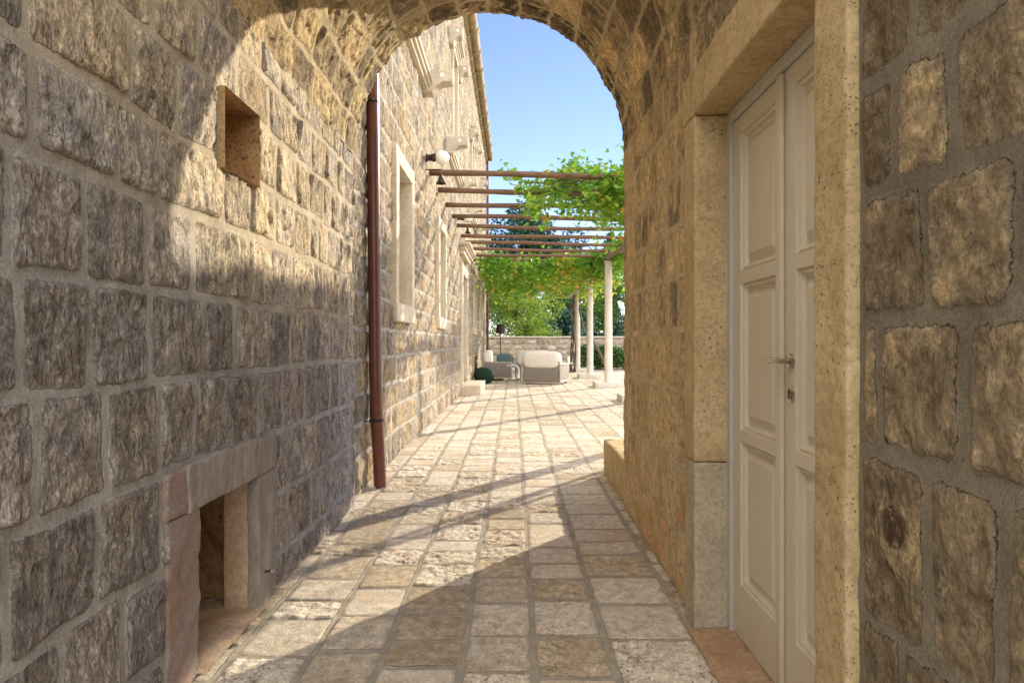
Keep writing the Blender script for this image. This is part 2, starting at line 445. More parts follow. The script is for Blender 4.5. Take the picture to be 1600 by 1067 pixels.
# ------------------------------------------------------------------ stone layouts
class Layout:
    """rows (bounds along v); in every row joints along u; each stone an inset rounded rectangle"""
    def __init__(s, vb, joints, mort=.02, rad=.03, seed=1, inset=.008, tilt=.05):
        rs = np.random.RandomState(seed)
        s.vb = np.array(vb, float); s.J = [np.array(sorted(j), float) for j in joints]
        s.mort = mort; s.rad = rad
        s.start = np.cumsum([0]+[len(j)+1 for j in s.J])
        n = s.start[-1]+2
        s.ins = rs.rand(n, 4)*inset; s.rnd = rs.rand(n, 3); s.dep = rs.rand(n)
        s.gu = (rs.rand(n)-.5)*tilt; s.gv = (rs.rand(n)-.5)*tilt; s.tilt = (rs.rand(n)-.5)
        s.big = rs.rand(n)
    def ev(s, u, v):
        sh = u.shape; u = u.ravel(); v = v.ravel()
        nr = len(s.vb)-1
        r = np.clip(np.searchsorted(s.vb, v, 'right')-1, 0, nr-1)
        d = np.full(u.shape, -1.0); idx = np.zeros(u.shape, int); du = np.zeros(u.shape); dv = np.zeros(u.shape)
        hu = np.zeros(u.shape)
        for k in range(nr):
            m = r == k
            if not m.any(): continue
            j = s.J[k]; uu = u[m]; vv = v[m]
            i = np.searchsorted(j, uu)
            b = np.concatenate([[-1e3], j, [1e3]])
            a0 = b[i]; a1 = b[i+1]; g = s.start[k]+i
            a0 = a0+s.mort/2+s.ins[g, 0]; a1 = a1-s.mort/2-s.ins[g, 1]
            c0 = s.vb[k]+s.mort/2+s.ins[g, 2]; c1 = s.vb[k+1]-s.mort/2-s.ins[g, 3]
            pc = (a0+a1)/2; qc = (c0+c1)/2; hx = (a1-a0)/2; hy = (c1-c0)/2
            rr = np.minimum(s.rad, np.minimum(hx, hy)*.8)
            x = np.abs(uu-pc)-(hx-rr); y = np.abs(vv-qc)-(hy-rr)
            sd = np.hypot(np.maximum(x, 0), np.maximum(y, 0))+np.minimum(np.maximum(x, y), 0)-rr
            d[m] = -sd; idx[m] = g; du[m] = np.clip(uu-pc, -.2, .2)*(hx < 1); dv[m] = vv-qc; hu[m] = hx
        return [a.reshape(sh) for a in (d, idx, du, dv)]

def facets(u, v, f, seed):
    """chipped planes: every jittered cell has a slope of its own"""
    x = u*f; y = v*f; xi = np.floor(x).astype(np.int64); yi = np.floor(y).astype(np.int64)
    best = np.full(u.shape, 9.0); H = np.zeros(u.shape)
    for i in (-1, 0, 1):
        for j in (-1, 0, 1):
            cx = xi+i; cy_ = yi+j
            px_ = cx+_hash(cx, cy_, 0, seed); py_ = cy_+_hash(cx, cy_, 0, seed+1)
            dd = (x-px_)**2+(y-py_)**2; m = dd < best
            gx = _hash(cx, cy_, 0, seed+2)-.5; gy = _hash(cx, cy_, 0, seed+3)-.5; h0 = _hash(cx, cy_, 0, seed+4)-.5
            H = np.where(m, gx*(x-px_)*1.3+gy*(y-py_)*1.3+h0*.45, H); best = np.minimum(best, dd)
    return H

def rand_joints(u0, u1, wmin, wmax, rs, fixed=()):
    j = list(fixed); u = max(fixed) if fixed else u0+rs.rand()*wmax
    if not fixed: j = [u]
    while u < u1:
        u += wmin+(wmax-wmin)*rs.rand(); j.append(u)
    u = min(j)
    while u > u0:
        u -= wmin+(wmax-wmin)*rs.rand(); j.append(u)
    return j

def stone_surface(name, U, Vv, lay, mapf, mat, parent=None, depth=.025, warp=.02, wfreq=3.0, rough=.012, fine=.004,
                  seed=1, cut=None, edge=.03, stain=None, strat=1.0, tone=None, fac=1.2, gate=False, warm=None):
    """grid (U x Vv) of a real displaced surface; mapf(u,v,h)->(x,y,z)"""
    u, v = np.meshgrid(U, Vv, indexing='ij')
    wu = u+(fbm(u*wfreq, v*wfreq, 3, seed+3))*warp*2+fbm(u*14, v*14, 3, seed+5)*warp*.8
    wv = v+(fbm(u*wfreq*.8+9, v*wfreq*.8, 3, seed+4))*warp*2+fbm(u*14+5, v*14, 3, seed+6)*warp*.8
    d, g, du, dv = lay.ev(wu, wv)
    if gate: rough = rough*(.35+2.2*(lay.big[g] > .62)); fine = fine*(.5+2.0*(lay.big[g] > .62))
    p = sstep(-.002, edge, d)
    n1 = fbm(u*7+g*3.7, v*7*strat, 4, seed+7); n2 = fbm(u*30, v*30*strat, 3, seed+8)
    fu = u+fbm(u*9, v*9, 3, seed+31)*.09; fv = v+fbm(u*9+4, v*9, 3, seed+32)*.09
    fc = facets(fu*1.25+g*.37, fv*strat, 11, seed+40)+.45*facets(fu*1.4, fv*strat, 29, seed+50)
    rid = 1-np.abs(fbm(u*11+g*1.3, v*9*strat, 3, seed+9))*4
    h = p*(depth*(.55+.75*lay.dep[g])+lay.gu[g]*du+lay.gv[g]*dv+n1*rough*2.2+fc*rough*fac+(rid-.5)*rough*.55*lay.big[g]+fbm(u*60, v*60*strat, 2, seed+60)*rough*.5)
    h = h+n2*fine*2*(p*.8+.35)+fbm(u*2, v*2, 2, seed+10)*.012*(1-p)+fbm(u*9, v*9, 3, seed+12)*.006*(1-p)
    P = np.stack(mapf(u, v, h), -1)
    nu, nv = u.shape
    ii = np.arange(nu*nv).reshape(nu, nv)
    F = np.stack([ii[:-1, :-1], ii[1:, :-1], ii[1:, 1:], ii[:-1, 1:]], -1)
    if cut is not None:
        um = (u[:-1, :-1]+u[1:, 1:])/2; vm = (v[:-1, :-1]+v[1:, 1:])/2
        keep = np.ones(um.shape, bool)
        for (a, b, c, e) in cut: keep &= ~((um > a) & (um < b) & (vm > c) & (vm < e))
        F = F[keep]
    F = F.reshape(-1, 4)
    rnd = lay.rnd[g].copy()
    rnd[..., 2] = 0 if stain is None else stain(u, v)
    if gate: rnd[..., 1] = lay.big[g]
    if tone is not None: rnd[..., 0] = np.clip(tone(u, v, rnd[..., 0], g, lay), 0, 1)
    return mesh_np(name, P.reshape(-1, 3), F, mat, True, {'edge': d.ravel(), 'rnd': rnd.reshape(-1, 3), 'warm': (warm(u, v) if warm else u*0).ravel()}, parent)

def gridline(a, b, f, cuts=()):
    """coordinates from a to b, spacing f(x), hitting every cut exactly"""
    x = a; L = [a]
    while x < b: x += f(x); L.append(min(x, b))
    L = np.array(L)
    for c in cuts:
        if a < c < b: L[np.argmin(np.abs(L-c))] = c
    return np.unique(L)

# ------------------------------------------------------------------ ARCHWAY
ARCH_END = 5.35; BACK = -0.9
XL = -1.24
SPR = 2.78; 
def xr(y): return .822+.006*max(y, 0)
def XRv(y): return .822+.006*np.maximum(y, 0)
arch = empty('stone_archway', (-.2, 2.2, 0), 'vaulted rough stone passage with double door, framing the sunlit terrace', 'archway')

# left wall: courses read off the photograph
def ZL(px): return 1067*1.24/(803-px)
cour = [0, .17, .49, .82, 1.158, 1.478, 1.80, 2.07, 2.36, 2.62, 2.90, 3.2]
pxj = {
 1: [101, 202, 290],
 2: [18, 158, 258],
 3: [59, 173, 257, 307, 364, 406, 443, 477, 516],
 4: [38, 148, 245, 320, 371, 421, 455, 480],
 5: [137, 236, 307, 390, 425, 458, 490],
 6: [62, 188, 253, 350, 392, 430, 460, 487],
 7: [48, 206, 280, 343, 400, 432, 463],
 8: [90, 240, 312, 370, 420],
}
rs = np.random.RandomState(5)
joints = []
for k in range(len(cour)-1):
    fx = [ZL(p) for p in pxj.get(k, [])]
    joints.append(rand_joints(BACK, ARCH_END+.5, .17, .34, rs, tuple(fx)))
    if fx:                                        # near side of the last measured stone
        joints[-1] = [j for j in joints[-1]]
NY0, NY1, NZ0, NZ1 = 2.88, 3.275, 2.035, 2.38     # upper niche
FY0, FY1, FZ1 = 2.695, 3.316, .645                # floor niche
FO0, FO1, FOZ = 2.45, 3.56, .83                   # its stone frame
layL = Layout(cour, joints, mort=.022, rad=.022, seed=11, inset=.012, tilt=.14)
U = gridline(BACK, ARCH_END, lambda y: .007 if 1.4 < y < 3.6 else (.010 if 3.6 <= y else .03), (NY0, NY1, FO0+.01, FO1-.01))
V = gridline(0, SPR, lambda z: .0085, (NZ0, NZ1, FOZ-.01))
def mapL(u, v, h):
    return (XL+h-.012+.012*np.sin(u*1.7+v)*.6, u+0*h+(fbm(v*3, v*0, 3, 77)*.05)*sstep(ARCH_END-.4, ARCH_END, u)*sstep(SPR, SPR-.4, v), v+0*h)
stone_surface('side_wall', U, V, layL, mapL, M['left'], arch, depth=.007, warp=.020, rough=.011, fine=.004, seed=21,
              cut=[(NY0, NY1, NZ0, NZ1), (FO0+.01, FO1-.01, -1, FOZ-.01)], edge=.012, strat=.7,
              warm=lambda u, v: sstep(1.3, 2.2, v+.3*(u-2.5)), tone=lambda u, v, r, g, l: (.06+r*.34)*(1-sstep(1.4, 2.2, v+.25*(u-2.5)))+(.42+r*.38)*sstep(1.4, 2.2, v+.25*(u-2.5)))  # stone and mortar colour also carries sunlit warmth above, cool shade below

# upper niche
m = MB()
def quadgrid(P00, P10, P11, P01, n=24, rough=.012, seed=0, fr=9):
    V = []; F = []
    a, b, c, d = [np.array(p, float) for p in (P00, P10, P11, P01)]
    nn = np.cross(b-a, d-a); nn = nn/np.linalg.norm(nn)
    for i in range(n+1):
        for j in range(n+1):
            s_, t = i/n, j/n; p = a*(1-s_)*(1-t)+b*s_*(1-t)+c*s_*t+d*(1-s_)*t
            e = min(s_, 1-s_, t, 1-t); w = min(1, e*8)
            q = mnoise.fractal(Vector(p*fr)+Vector((seed, 0, 0)), 1.0, 2.0, 4)
            V.append(p+nn*q*rough*w)
    for i in range(n):
        for j in range(n): F.append((i*(n+1)+j, (i+1)*(n+1)+j, (i+1)*(n+1)+j+1, i*(n+1)+j+1))
    return V, F
x0, x1 = XL+.02, XL-.30
m.add(*quadgrid((x0,NY0,NZ0),(x0,NY1,NZ0),(x1,NY1,NZ0),(x1,NY0,NZ0)))
m.add(*quadgrid((x0,NY0,NZ1),(x0,NY1,NZ1),(x1,NY1,NZ1),(x1,NY0,NZ1)))
m.add(*quadgrid((x0,NY1,NZ0),(x0,NY1,NZ1),(x1,NY1,NZ1),(x1,NY1,NZ0)))
m.add(*quadgrid((x0,NY0,NZ0),(x0,NY0,NZ1),(x1,NY0,NZ1),(x1,NY0,NZ0)))
m.add(*quadgrid((x1,NY0,NZ0),(x1,NY1,NZ0),(x1,NY1,NZ1),(x1,NY0,NZ1), rough=.03))
m.build('wall_niche', M['niche_in'], arch, smooth=True)
# floor niche: lintel, two posts, slab, rough inside
fx0, fx1 = XL-.17, XL+.004
m = MB(); m.rbox(fx0, fx1, FO0+.14, FO1, FZ1, FOZ, .008, .015, .009, 7); lint = m.build('niche_lintel', M['niche_frame'], arch, smooth=True)
m = MB(); m.rbox(fx0, fx1-.004, FO0, FY0, -.02, FZ1-.002, .010, .015, .012, 6); m.rbox(fx0, fx1, FO0-.01, FO0+.137, FZ1+.0, FOZ-.005, .010, .015, .012, 6)
m.build('niche_post', M['niche_red'], arch, smooth=True)
m = MB(); m.rbox(fx1-.06, fx1-.003, FY1, FO1, -.02, FZ1-.002, .006, .015, .009, 7); post = m.build('niche_post', M['niche_frame'], arch, smooth=True)
m = MB(); m.rbox(XL-.175, XL-.055, FY1+.006, FY1+.07, -.02, FZ1, .006, .03, .002, 6); m.build('niche_slab', M['niche_slab'], arch, smooth=True)
m = MB(); m.tube([(XL+.01, FY1+.05, .165), (XL+.045, FY1+.05, .17), (XL+.05, FY1+.03, .17)], .007, 8); m.lathe([(0,-.012),(.013,-.008),(.013,.006),(0,.01)], (XL+.045, FY1+.05, .17), 12)
m.build('iron_hook', M['nickel'], arch, smooth=True)
m = MB(); bx = XL-.52
m.add(*quadgrid((XL-.16,FY0-.02,-.02),(XL-.16,FY0-.02,FZ1+.02),(bx,FY0-.02,FZ1+.02),(bx,FY0-.02,-.02), rough=.03))
m.add(*quadgrid((bx,FY0-.02,-.02),(bx,FY1+.16,-.02),(bx,FY1+.16,FZ1+.02),(bx,FY0-.02,FZ1+.02), n=40, rough=.06, fr=7))
m.add(*quadgrid((XL-.17,FY1+.16,-.02),(XL-.17,FY1+.16,FZ1+.02),(bx,FY1+.16,FZ1+.02),(bx,FY1+.16,-.02), rough=.04, fr=8))
m.add(*quadgrid((XL-.0,FY0-.02,FZ1+.01),(bx,FY0-.02,FZ1+.01),(bx,FY1+.16,FZ1+.01),(XL-.0,FY1+.16,FZ1+.01), rough=.004))
m.build('niche_lining', M['niche_in'], arch, smooth=True)
m = MB(); m.add(*quadgrid((XL+.03,FY0-.03,.004),(XL+.03,FY1+.02,.004),(bx,FY1+.16,.004),(bx,FY0-.03,.004), n=40, rough=.008, fr=8))
m.build('niche_floor', M['niche_slab'], arch, smooth=True)

# right wall
DY0, DY1, DZ = 1.853, 3.09, 2.325
JW = .185
def ZR(px): return 1067*.825/(px-803)
rc = [0, .32, .646, 1.04, 1.355, 1.64, 1.90, 2.18, 2.48, 2.80, 3.1]
rpx = {2: [1338, 1440], 3: [1491], 4: [1338, 1432, 1583], 5: [1480], 6: [1410]}
rj = []
for k in range(len(rc)-1):
    near = rand_joints(BACK, 1.75, .15, .30, rs, tuple(ZR(p) for p in rpx.get(k, []) if p > 1340) or (1.15+.1*rs.rand(),))
    near = [j for j in near if j < 1.58]
    j = 1.67; far = [j]; y = 3.27; far.append(y)
    while y < ARCH_END+.4: y += .17+.16*rs.rand(); far.append(y)
    rj.append(near+far)
layR = Layout(rc, rj, mort=.022, rad=.028, seed=31, inset=.012, tilt=.04)
U = gridline(BACK, ARCH_END, lambda y: .007 if .9 < y < 1.7 else (.010 if 3.0 <= y else .02), (DY0-JW+.01, DY1+JW-.01))
V = gridline(0, SPR, lambda z: .009, (DZ+.2,))
def mapR(u, v, h): return (XRv(u)-h+.010, u+0*h+(fbm(v*3, v*0, 3, 79)*.06)*sstep(ARCH_END-.4, ARCH_END, u)*sstep(SPR, SPR-.4, v), v+0*h)
def stR(u, v):
    a = np.exp(-(((u-1.53)/.06)**2+((v-.84)/.12)**2)*1.2)
    b_ = np.exp(-(((u-1.36)/.035)**2+((v-.80)/.07)**2)*1.2)
    c = np.exp(-(((u-1.56)/.03)**2+((v-1.07)/.035)**2))
    return np.clip(a*1.4+b_*1.0+c*1.1, 0, 1)
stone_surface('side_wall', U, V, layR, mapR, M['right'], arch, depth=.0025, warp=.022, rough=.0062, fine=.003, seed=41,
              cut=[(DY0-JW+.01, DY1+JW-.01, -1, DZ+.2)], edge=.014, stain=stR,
              tone=lambda u, v, r, g, l: np.where(u > 3.2, r*.32+.28*sstep(1.3, .2, v)+.40, .12+r*.30), warm=lambda u, v: sstep(3.0, 3.1, u))  # far stretch lighter and golden: bounced light put into stone and mortar colour
# door surround
def sur(name, *a, mat='travertine', rough=.0045, r=.010, res=.012):
    m = MB(); m.rbox(*a, r, res, rough, 9); return m.build(name, M[mat], arch, smooth=True)
XR0 = .815
sur('door_jamb', XR0, 1.10, DY1, DY1+JW, .755, DZ+.0)
sur('door_jamb', XR0+.003, 1.10, DY1+.001, DY1+JW, -.02, .752, mat='travertine_grey')
sur('door_jamb', XR0-.004, 1.10, DY0-JW, DY0, -.02, DZ+.0)
sur('door_lintel', XR0-.004, 1.12, DY0-JW-.05, DY1+JW+.03, DZ+.003, DZ+.21)
m = MB(); m.rbox(XR0-.03, 1.16, DY0+.003, DY1-.003, -.06, .012, .012, .02, .006, 9); m.build('threshold', M['threshold'], arch, smooth=True)
# double door
DX = .975
door = bpy.data.objects.new('double_door', None); C.objects.link(door); door.parent = arch
door.location = Vector((DX, 2.467, 0))-arch.location
m = MB()
m.box(DX-.012, DX+.07, DY1-.045, DY1+.004, .012, DZ+.001); m.box(DX-.012, DX+.07, DY0-.004, DY0+.045, .012, DZ+.001)
m.box(DX-.0125, DX+.07, DY0+.0455, DY1-.0455, DZ-.05, DZ+.001)
m.build('door_frame', M['paint_frame'], door, bevel=.003)
m = MB(); m.box(DX+.075, DX+.09, DY0, DY1, 0, DZ); m.build('door_back', M['dark'], door)
def leaf(y0, y1, meet_hi):
    T = DX+.004; B = DX+.055
    m = MB(); st = .088; zz = [.018, .25, .87, .92, 1.55, 1.605, 2.20, DZ-.054]
    for a, b_ in ((y0, y0+st), (y1-st, y1)): m.box(T, B, a, b_, zz[0], zz[7])
    for i in (0, 2, 4, 6): m.box(T+.0005, B, y0+st, y1-st, zz[i], zz[i+1])
    for i in (1, 3, 5):
        a, b_, c, d = y0+st, y1-st, zz[i], zz[i+1]
        # sloped moulding into the recess, flat, then the raised field
        rings = [(0, 0), (.004, .012), (.010, .009), (.018, .012), (.024, .027), (.030, .029), (.040, .029), (.066, .012), (.070, .012)]
        V = []; F = []
        for ins, dp in rings:
            V += [(T+dp, a+ins, c+ins), (T+dp, b_-ins, c+ins), (T+dp, b_-ins, d-ins), (T+dp, a+ins, d-ins)]
        for k in range(len(rings)-1):
            for q in range(4): F.append((k*4+q, k*4+(q+1) % 4, k*4+4+(q+1) % 4, k*4+4+q))
        k = (len(rings)-1)*4; F.append((k, k+1, k+2, k+3)); m.add(V, F)
    o = m.build('door_leaf', M['paint'], door, bevel=0)
    return o
YC = 2.467
leaf(YC+.003, DY1-.049, False); leaf(DY0+.049, YC-.003, True)
m = MB(); m.rbox(DX-.014, DX+.003, YC-.004, YC+.042, .022, DZ-.058, .005, .3); m.build('cover_strip', M['paint'], door, smooth=False, auto=40)
hy = 2.405
m = MB(); m.lathe([(0,-.012),(.022,-.012),(.026,-.009),(.026,.004)], (DX, hy, 1.232), 28, 'X')
m.tube([(DX, hy, 1.232), (DX-.045, hy, 1.232)], .009, 12)
m.tube([(DX-.045, hy-.006, 1.232), (DX-.048, hy+.03, 1.233), (DX-.048, hy+.07, 1.231), (DX-.044, hy+.118, 1.228)], [.0095, .0105, .0115, .0085], 14)
m.build('door_handle', M['nickel'], door, smooth=False, auto=50)
m = MB(); m.lathe([(0,-.007),(.019,-.007),(.023,-.004),(.023,.004)], (DX, hy, 1.115), 28, 'X', (1, 1.35))
m.build('keyhole_plate', M['nickel'], door, auto=50)
m = MB(); m.lathe([(0,-.0085),(.006,-.0085),(.006,-.006)], (DX, hy, 1.124), 14, 'X'); m.box(DX-.0086, DX-.006, hy-.003, hy+.003, 1.098, 1.122)
m.build('keyhole', M['dark'], door)

# vault: semi-circle between the walls, surface follows left wall -> crown -> right wall
VC = (XL+xr(ARCH_END))/2; VR = (xr(ARCH_END)-XL)/2
arcL = math.pi*VR; nvrow = 14
vb = np.linspace(0, arcL, nvrow+1)
VB = 2.35
vj = [rand_joints(VB, ARCH_END-.3, .2, .5, rs)+[ARCH_END-.30+.06*rs.rand(), 9] for k in range(nvrow)]
layV = Layout(vb, vj, mort=.018, rad=.02, seed=51, inset=.010, tilt=.12)
U = gridline(VB, ARCH_END, lambda y: .012)
V = np.linspace(0, arcL, 330)
def mapV(u, v, h):
    a = math.pi-v/VR
    c = (XL+XRv(u))/2; r = (XRv(u)-XL)/2
    rr = r-h+.012
    lift = 1.05
    endn = (fbm(v*2.2, v*0, 3, 91)*.10)*sstep(ARCH_END-.5, ARCH_END, u)*sstep(0,.4,v)*sstep(arcL,arcL-.4,v)
    return (c+rr*np.cos(a), u+endn, SPR-.02+rr*np.sin(a)*lift)
def stV(u, v):
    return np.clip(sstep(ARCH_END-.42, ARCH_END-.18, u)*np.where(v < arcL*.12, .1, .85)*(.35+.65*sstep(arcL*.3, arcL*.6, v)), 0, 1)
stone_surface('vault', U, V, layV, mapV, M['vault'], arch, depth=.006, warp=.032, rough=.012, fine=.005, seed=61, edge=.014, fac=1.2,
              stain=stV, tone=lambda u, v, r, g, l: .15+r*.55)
# outer face of the arch and the mass of the building above and beside it
m = MB()
yf = ARCH_END+.03; n = 40
arc = [(VC+(VR+.05)*math.cos(math.pi*k/n), SPR+(VR+.05)*1.05*math.sin(math.pi*k/n)) for k in range(n+1)]
R1 = 2.6; T1 = 4.35
outer = []
V_ = []; F_ = []
for (x, z) in arc:
    V_.append((x, yf, z)); V_.append((x, yf, T1))
for k in range(n): F_.append((2*k, 2*k+1, 2*k+3, 2*k+2))
b0 = len(V_); V_ += [(VC+VR+.05, yf, 0), (R1, yf, 0), (R1, yf, T1), (VC+VR+.05, yf, T1)]
F_.append((b0, b0+1, b0+2, b0+3))
m.add(V_, F_)
m.box(XL-.5, R1, VB, yf-.02, T1-.15, T1); m.box(XL-.5, R1, VB-.3, VB-.002, 3.95, T1); m.box(XL-.3, XL-.05, BACK, VB, 2.7, T1); m.box(.90, 1.2, BACK, VB, 2.7, 3.5)
m.box(R1-.3, R1, BACK, yf-.01, 0, T1-.16)
m.build('outer_wall', M['travertine'], arch)
# low stone ledge outside on the right
ledge = MB(); ledge.rbox(.885, 1.55, ARCH_END+.06, 6.75, -.02, .34, .02, .035, .010, 7)
tag(ledge.build('stone_ledge', M['travertine'], None, smooth=True), 'low ochre stone ledge against the right end of the passage wall', 'ledge')

# ------------------------------------------------------------------ ground and paving
g = MB(); g.add([(-900,-900,-.06),(900,-900,-.06),(900,1500,-.06),(-900,1500,-.06)], [(0,1,2,3)])
tag(g.build('ground', M['grass']), kind='structure')
rs = np.random.RandomState(9)
sb = [-2.2,-1.85,-1.5,-1.17,-.84,-.546,-.212,.086,.40,.80]
x = .80
while x < 9.3: x += .30+.14*rs.rand(); sb.append(x)
fj = []
for k in range(len(sb)-1):
    w = sb[k+1]-sb[k]
    fj.append(rand_joints(BACK-.3, 36.5, .20+.1*w, .34+.18*w, rs))
fj[7] = [j for j in fj[7] if j < 2.4 or j > 4.6]+[2.66, 3.04, 3.45, 3.76, 4.02, 4.35]
fj[8] = [j for j in fj[8] if j < 2.2 or j > 4.4]+[2.45, 3.0, 3.40, 3.80, 4.2]
layF = Layout(sb, fj, mort=.017, rad=.014, seed=71, inset=.010, tilt=.02)
def mapF(u, v, h): return (v+0*h, u+0*h, h-.012)
kw = dict(depth=.005, warp=.011, wfreq=2.2, rough=.0035, fine=.0020, edge=.008, gate=True)
U = gridline(BACK-.3, 8.0, lambda y: .009 if 2 < y < 4.5 else (.013 if y >= 4.5 else .05))
V = gridline(-1.75, 1.5, lambda z: .010)
tag(stone_surface('passage_paving', U, V, layF, mapF, M['floor'], None, seed=81, **kw), kind='structure')
U = gridline(8.0, 36.2, lambda y: y*.0035)
V = gridline(-1.6, 9.0, lambda z: .02 if z < 3 else .07)
tag(stone_surface('terrace_paving', U, V, layF, mapF, M['floor'], None, seed=81, **kw), kind='structure')
U = gridline(5.3, 8.0, lambda y: .03); V = gridline(1.5, 9.0, lambda z: .03)
tag(stone_surface('terrace_paving', U, V, layF, mapF, M['floor'], None, seed=81, **kw), kind='structure')

# ------------------------------------------------------------------ HOUSE on the left
XB = -1.30; HH = 9.75; HEND = 32.0
house = empty('stone_house', (-4.0, 18.0, 0), 'tall pale rough stone house with tiled eaves, left of the terrace', 'house')
wins = [(7.45, 8.42), (11.62, 12.56), (21.9, 22.85), (26.0, 26.95)]
WZ0, WZ1 = 1.72, 3.25
upw = [(7.85, 8.85), (14.3, 15.3), (20.8, 21.8), (27.3, 28.3)]
UZ0, UZ1 = 5.22, 7.45
DD = (16.9, 18.5, .25, 2.98)
hz = [0]; rs = np.random.RandomState(15)
while hz[-1] < HH+.3: hz.append(hz[-1]+.26+.07*rs.rand())
hj = [rand_joints(5.0, 33, .22, .48, rs) for k in range(len(hz)-1)]
layH = Layout(hz, hj, mort=.024, rad=.025, seed=91, inset=.015, tilt=.12)
cuts = []; uc = []; vc = [WZ0, WZ1, UZ0, UZ1, DD[2], DD[3]]
for a, b_ in wins: cuts.append((a, b_, WZ0, WZ1)); uc += [a, b_]
for a, b_ in upw: cuts.append((a, b_, UZ0, UZ1)); uc += [a, b_]
cuts.append(DD); uc += [DD[0], DD[1]]
U = gridline(5.2, HEND, lambda y: max(.015, y*.0026), uc)
V = gridline(0, HH, lambda z: .017 if z < 4 else .027, vc)
def mapH(u, v, h): return (XB+h-.015, u+0*h, v+0*h)
stone_surface('facade', U, V, layH, mapH, M['house'], house, depth=.014, warp=.018, rough=.017, fine=.005, seed=101, cut=cuts, edge=.02, strat=.6,
              tone=lambda u, v, r, g, l: r*.9+.1*sstep(2.5, .5, v))
m = MB(); m.box(-9, XB-.05, HEND-.3, HEND, 0, HH); m.box(-9, -8.8, -2, HEND-.31, 0, HH); m.box(-8.79, XB-.6, -2, HEND-.31, 5.0, 5.2)
m.box(XB-.56, XB-.5, 5.0, HEND-.31, 0, HH)
m.build('body_wall', M['frame_stone'], house)

def opening(parent, y0, y1, z0, z1, fw=.17, dep=.28, sill=.2, shutter=True, kind='window'):
    """stone surround standing 5 cm proud, reveals, casement with pane"""
    xo = XB+.05; xi = XB-dep
    m = MB()
    m.rbox(xi, xo, y0-fw, y0, z0-(sill if kind == 'window' else 0), z1+fw, .008, .1, .004, 4)
    m.rbox(xi, xo, y1, y1+fw, z0-(sill if kind == 'window' else 0), z1+fw, .008, .1, .004, 4)
    m.rbox(xi, xo-.003, y0-.002, y1+.002, z1, z1+fw-.003, .008, .1, .004, 4)
    w = m.build('window' if kind == 'window' else 'doorway', M['frame_stone'], parent, smooth=True)
    m = MB()
    if kind == 'window':
        m.rbox(xi, xo+.01, y0-fw+.004, y1+fw-.004, z0-sill, z0, .01, .1, .004, 4)
        m.build('sill', M['frame_stone'], w, smooth=True)
    m = MB(); f = .055; xf = xi+.05
    ym = (y0+y1)/2
    for a, b_, c, d in ((y0, y0+f, z0, z1), (y1-f, y1, z0, z1), (y0+f, y1-f, z0, z0+f), (y0+f, y1-f, z1-f, z1), (ym-.03, ym+.03, z0+f, z1-f)):
        m.box(xf-.03, xf+.015, a, b_, c, d)
    if shutter:
        m.box(xf-.02, xf+.01, y0+f, y1-f, z0+(z1-z0)*.68, z0+(z1-z0)*.70)
    m.build('casement', M['shutter'], w)
    m = MB(); m.box(xf-.025, xf-.02, y0+f, y1-f, z0+f, z1-f)
    m.build('pane', M['pane'] if kind == 'window' else M['wood'], w)
    return w
for a, b_ in wins: opening(house, a, b_, WZ0, WZ1)
for a, b_ in upw: opening(house, a, b_, UZ0, UZ1, fw=.13, sill=.10)
opening(house, DD[0], DD[1], DD[2], DD[3], fw=.24, kind='door')
# door hood: stepped cornice
def hood(y0, y1, z0, parent, sc=1.0, name='door_hood'):
    m = MB()
    for i, (p, a, b_) in enumerate(((.10, 0, .10), (.15, .103, .17), (.20, .173, .21), (.25, .213, .28))):
        m.rbox(XB-.05, XB+p*sc, y0-p*.5*sc, y1+p*.5*sc, z0+a*sc, z0+b_*sc, .01, .3)
    return m.build(name, M['frame_stone'], parent, smooth=False, auto=40)
hood(16.55, 18.85, 3.42, house)
# pierced stone brackets
def bracket(y, z, out, h, parent, w=.26):
    prof = [(XB-.05, z), (XB+out, z), (XB+out, z-h*.42), (XB+out-.03, z-h*.52), (XB+out*.62, z-h*.56), (XB+out*.45, z-h*.72), (XB+out*.28, z-h), (XB-.05, z-h)]
    m = MB(); m.prism(prof, y-w/2, y+w/2)
    o = m.build('bracket', M['bracket'], parent, bevel=.012)
    m = MB(); m.lathe([(.030, -.004), (.034, 0), (.030, .004)], (XB+out*.62, y-w/2-.002, z-h*.25), 16, 'Y')
    m.lathe([(0, -.003), (.03, -.002)], (XB+out*.62, y-w/2-.002, z-h*.25), 16, 'Y')
    m.build('bracket_hole', M['glass_opal'], o)
    return o
for a, b_ in upw:
    c = (a+b_)/2
    m = MB()
    for p, z0, z1 in ((.10, 5.00, 5.05), (.06, 4.95, 4.999), (.13, 5.051, 5.11)):
        m.rbox(XB-.05, XB+p, c-1.55, c+1.55, z0-.02, z1-.02, .008, .4)
    m.build('sill_course', M['frame_stone'], house, auto=40)
    for s_ in (-1, 1):
        bracket(c+s_*1.62, 5.22, .42, .32, house)
        bracket(c+s_*.95, 7.62, .27, .34, house, .28)
    hood(a-.2, b_+.2, UZ1+.16, house, .7, 'window_hood')
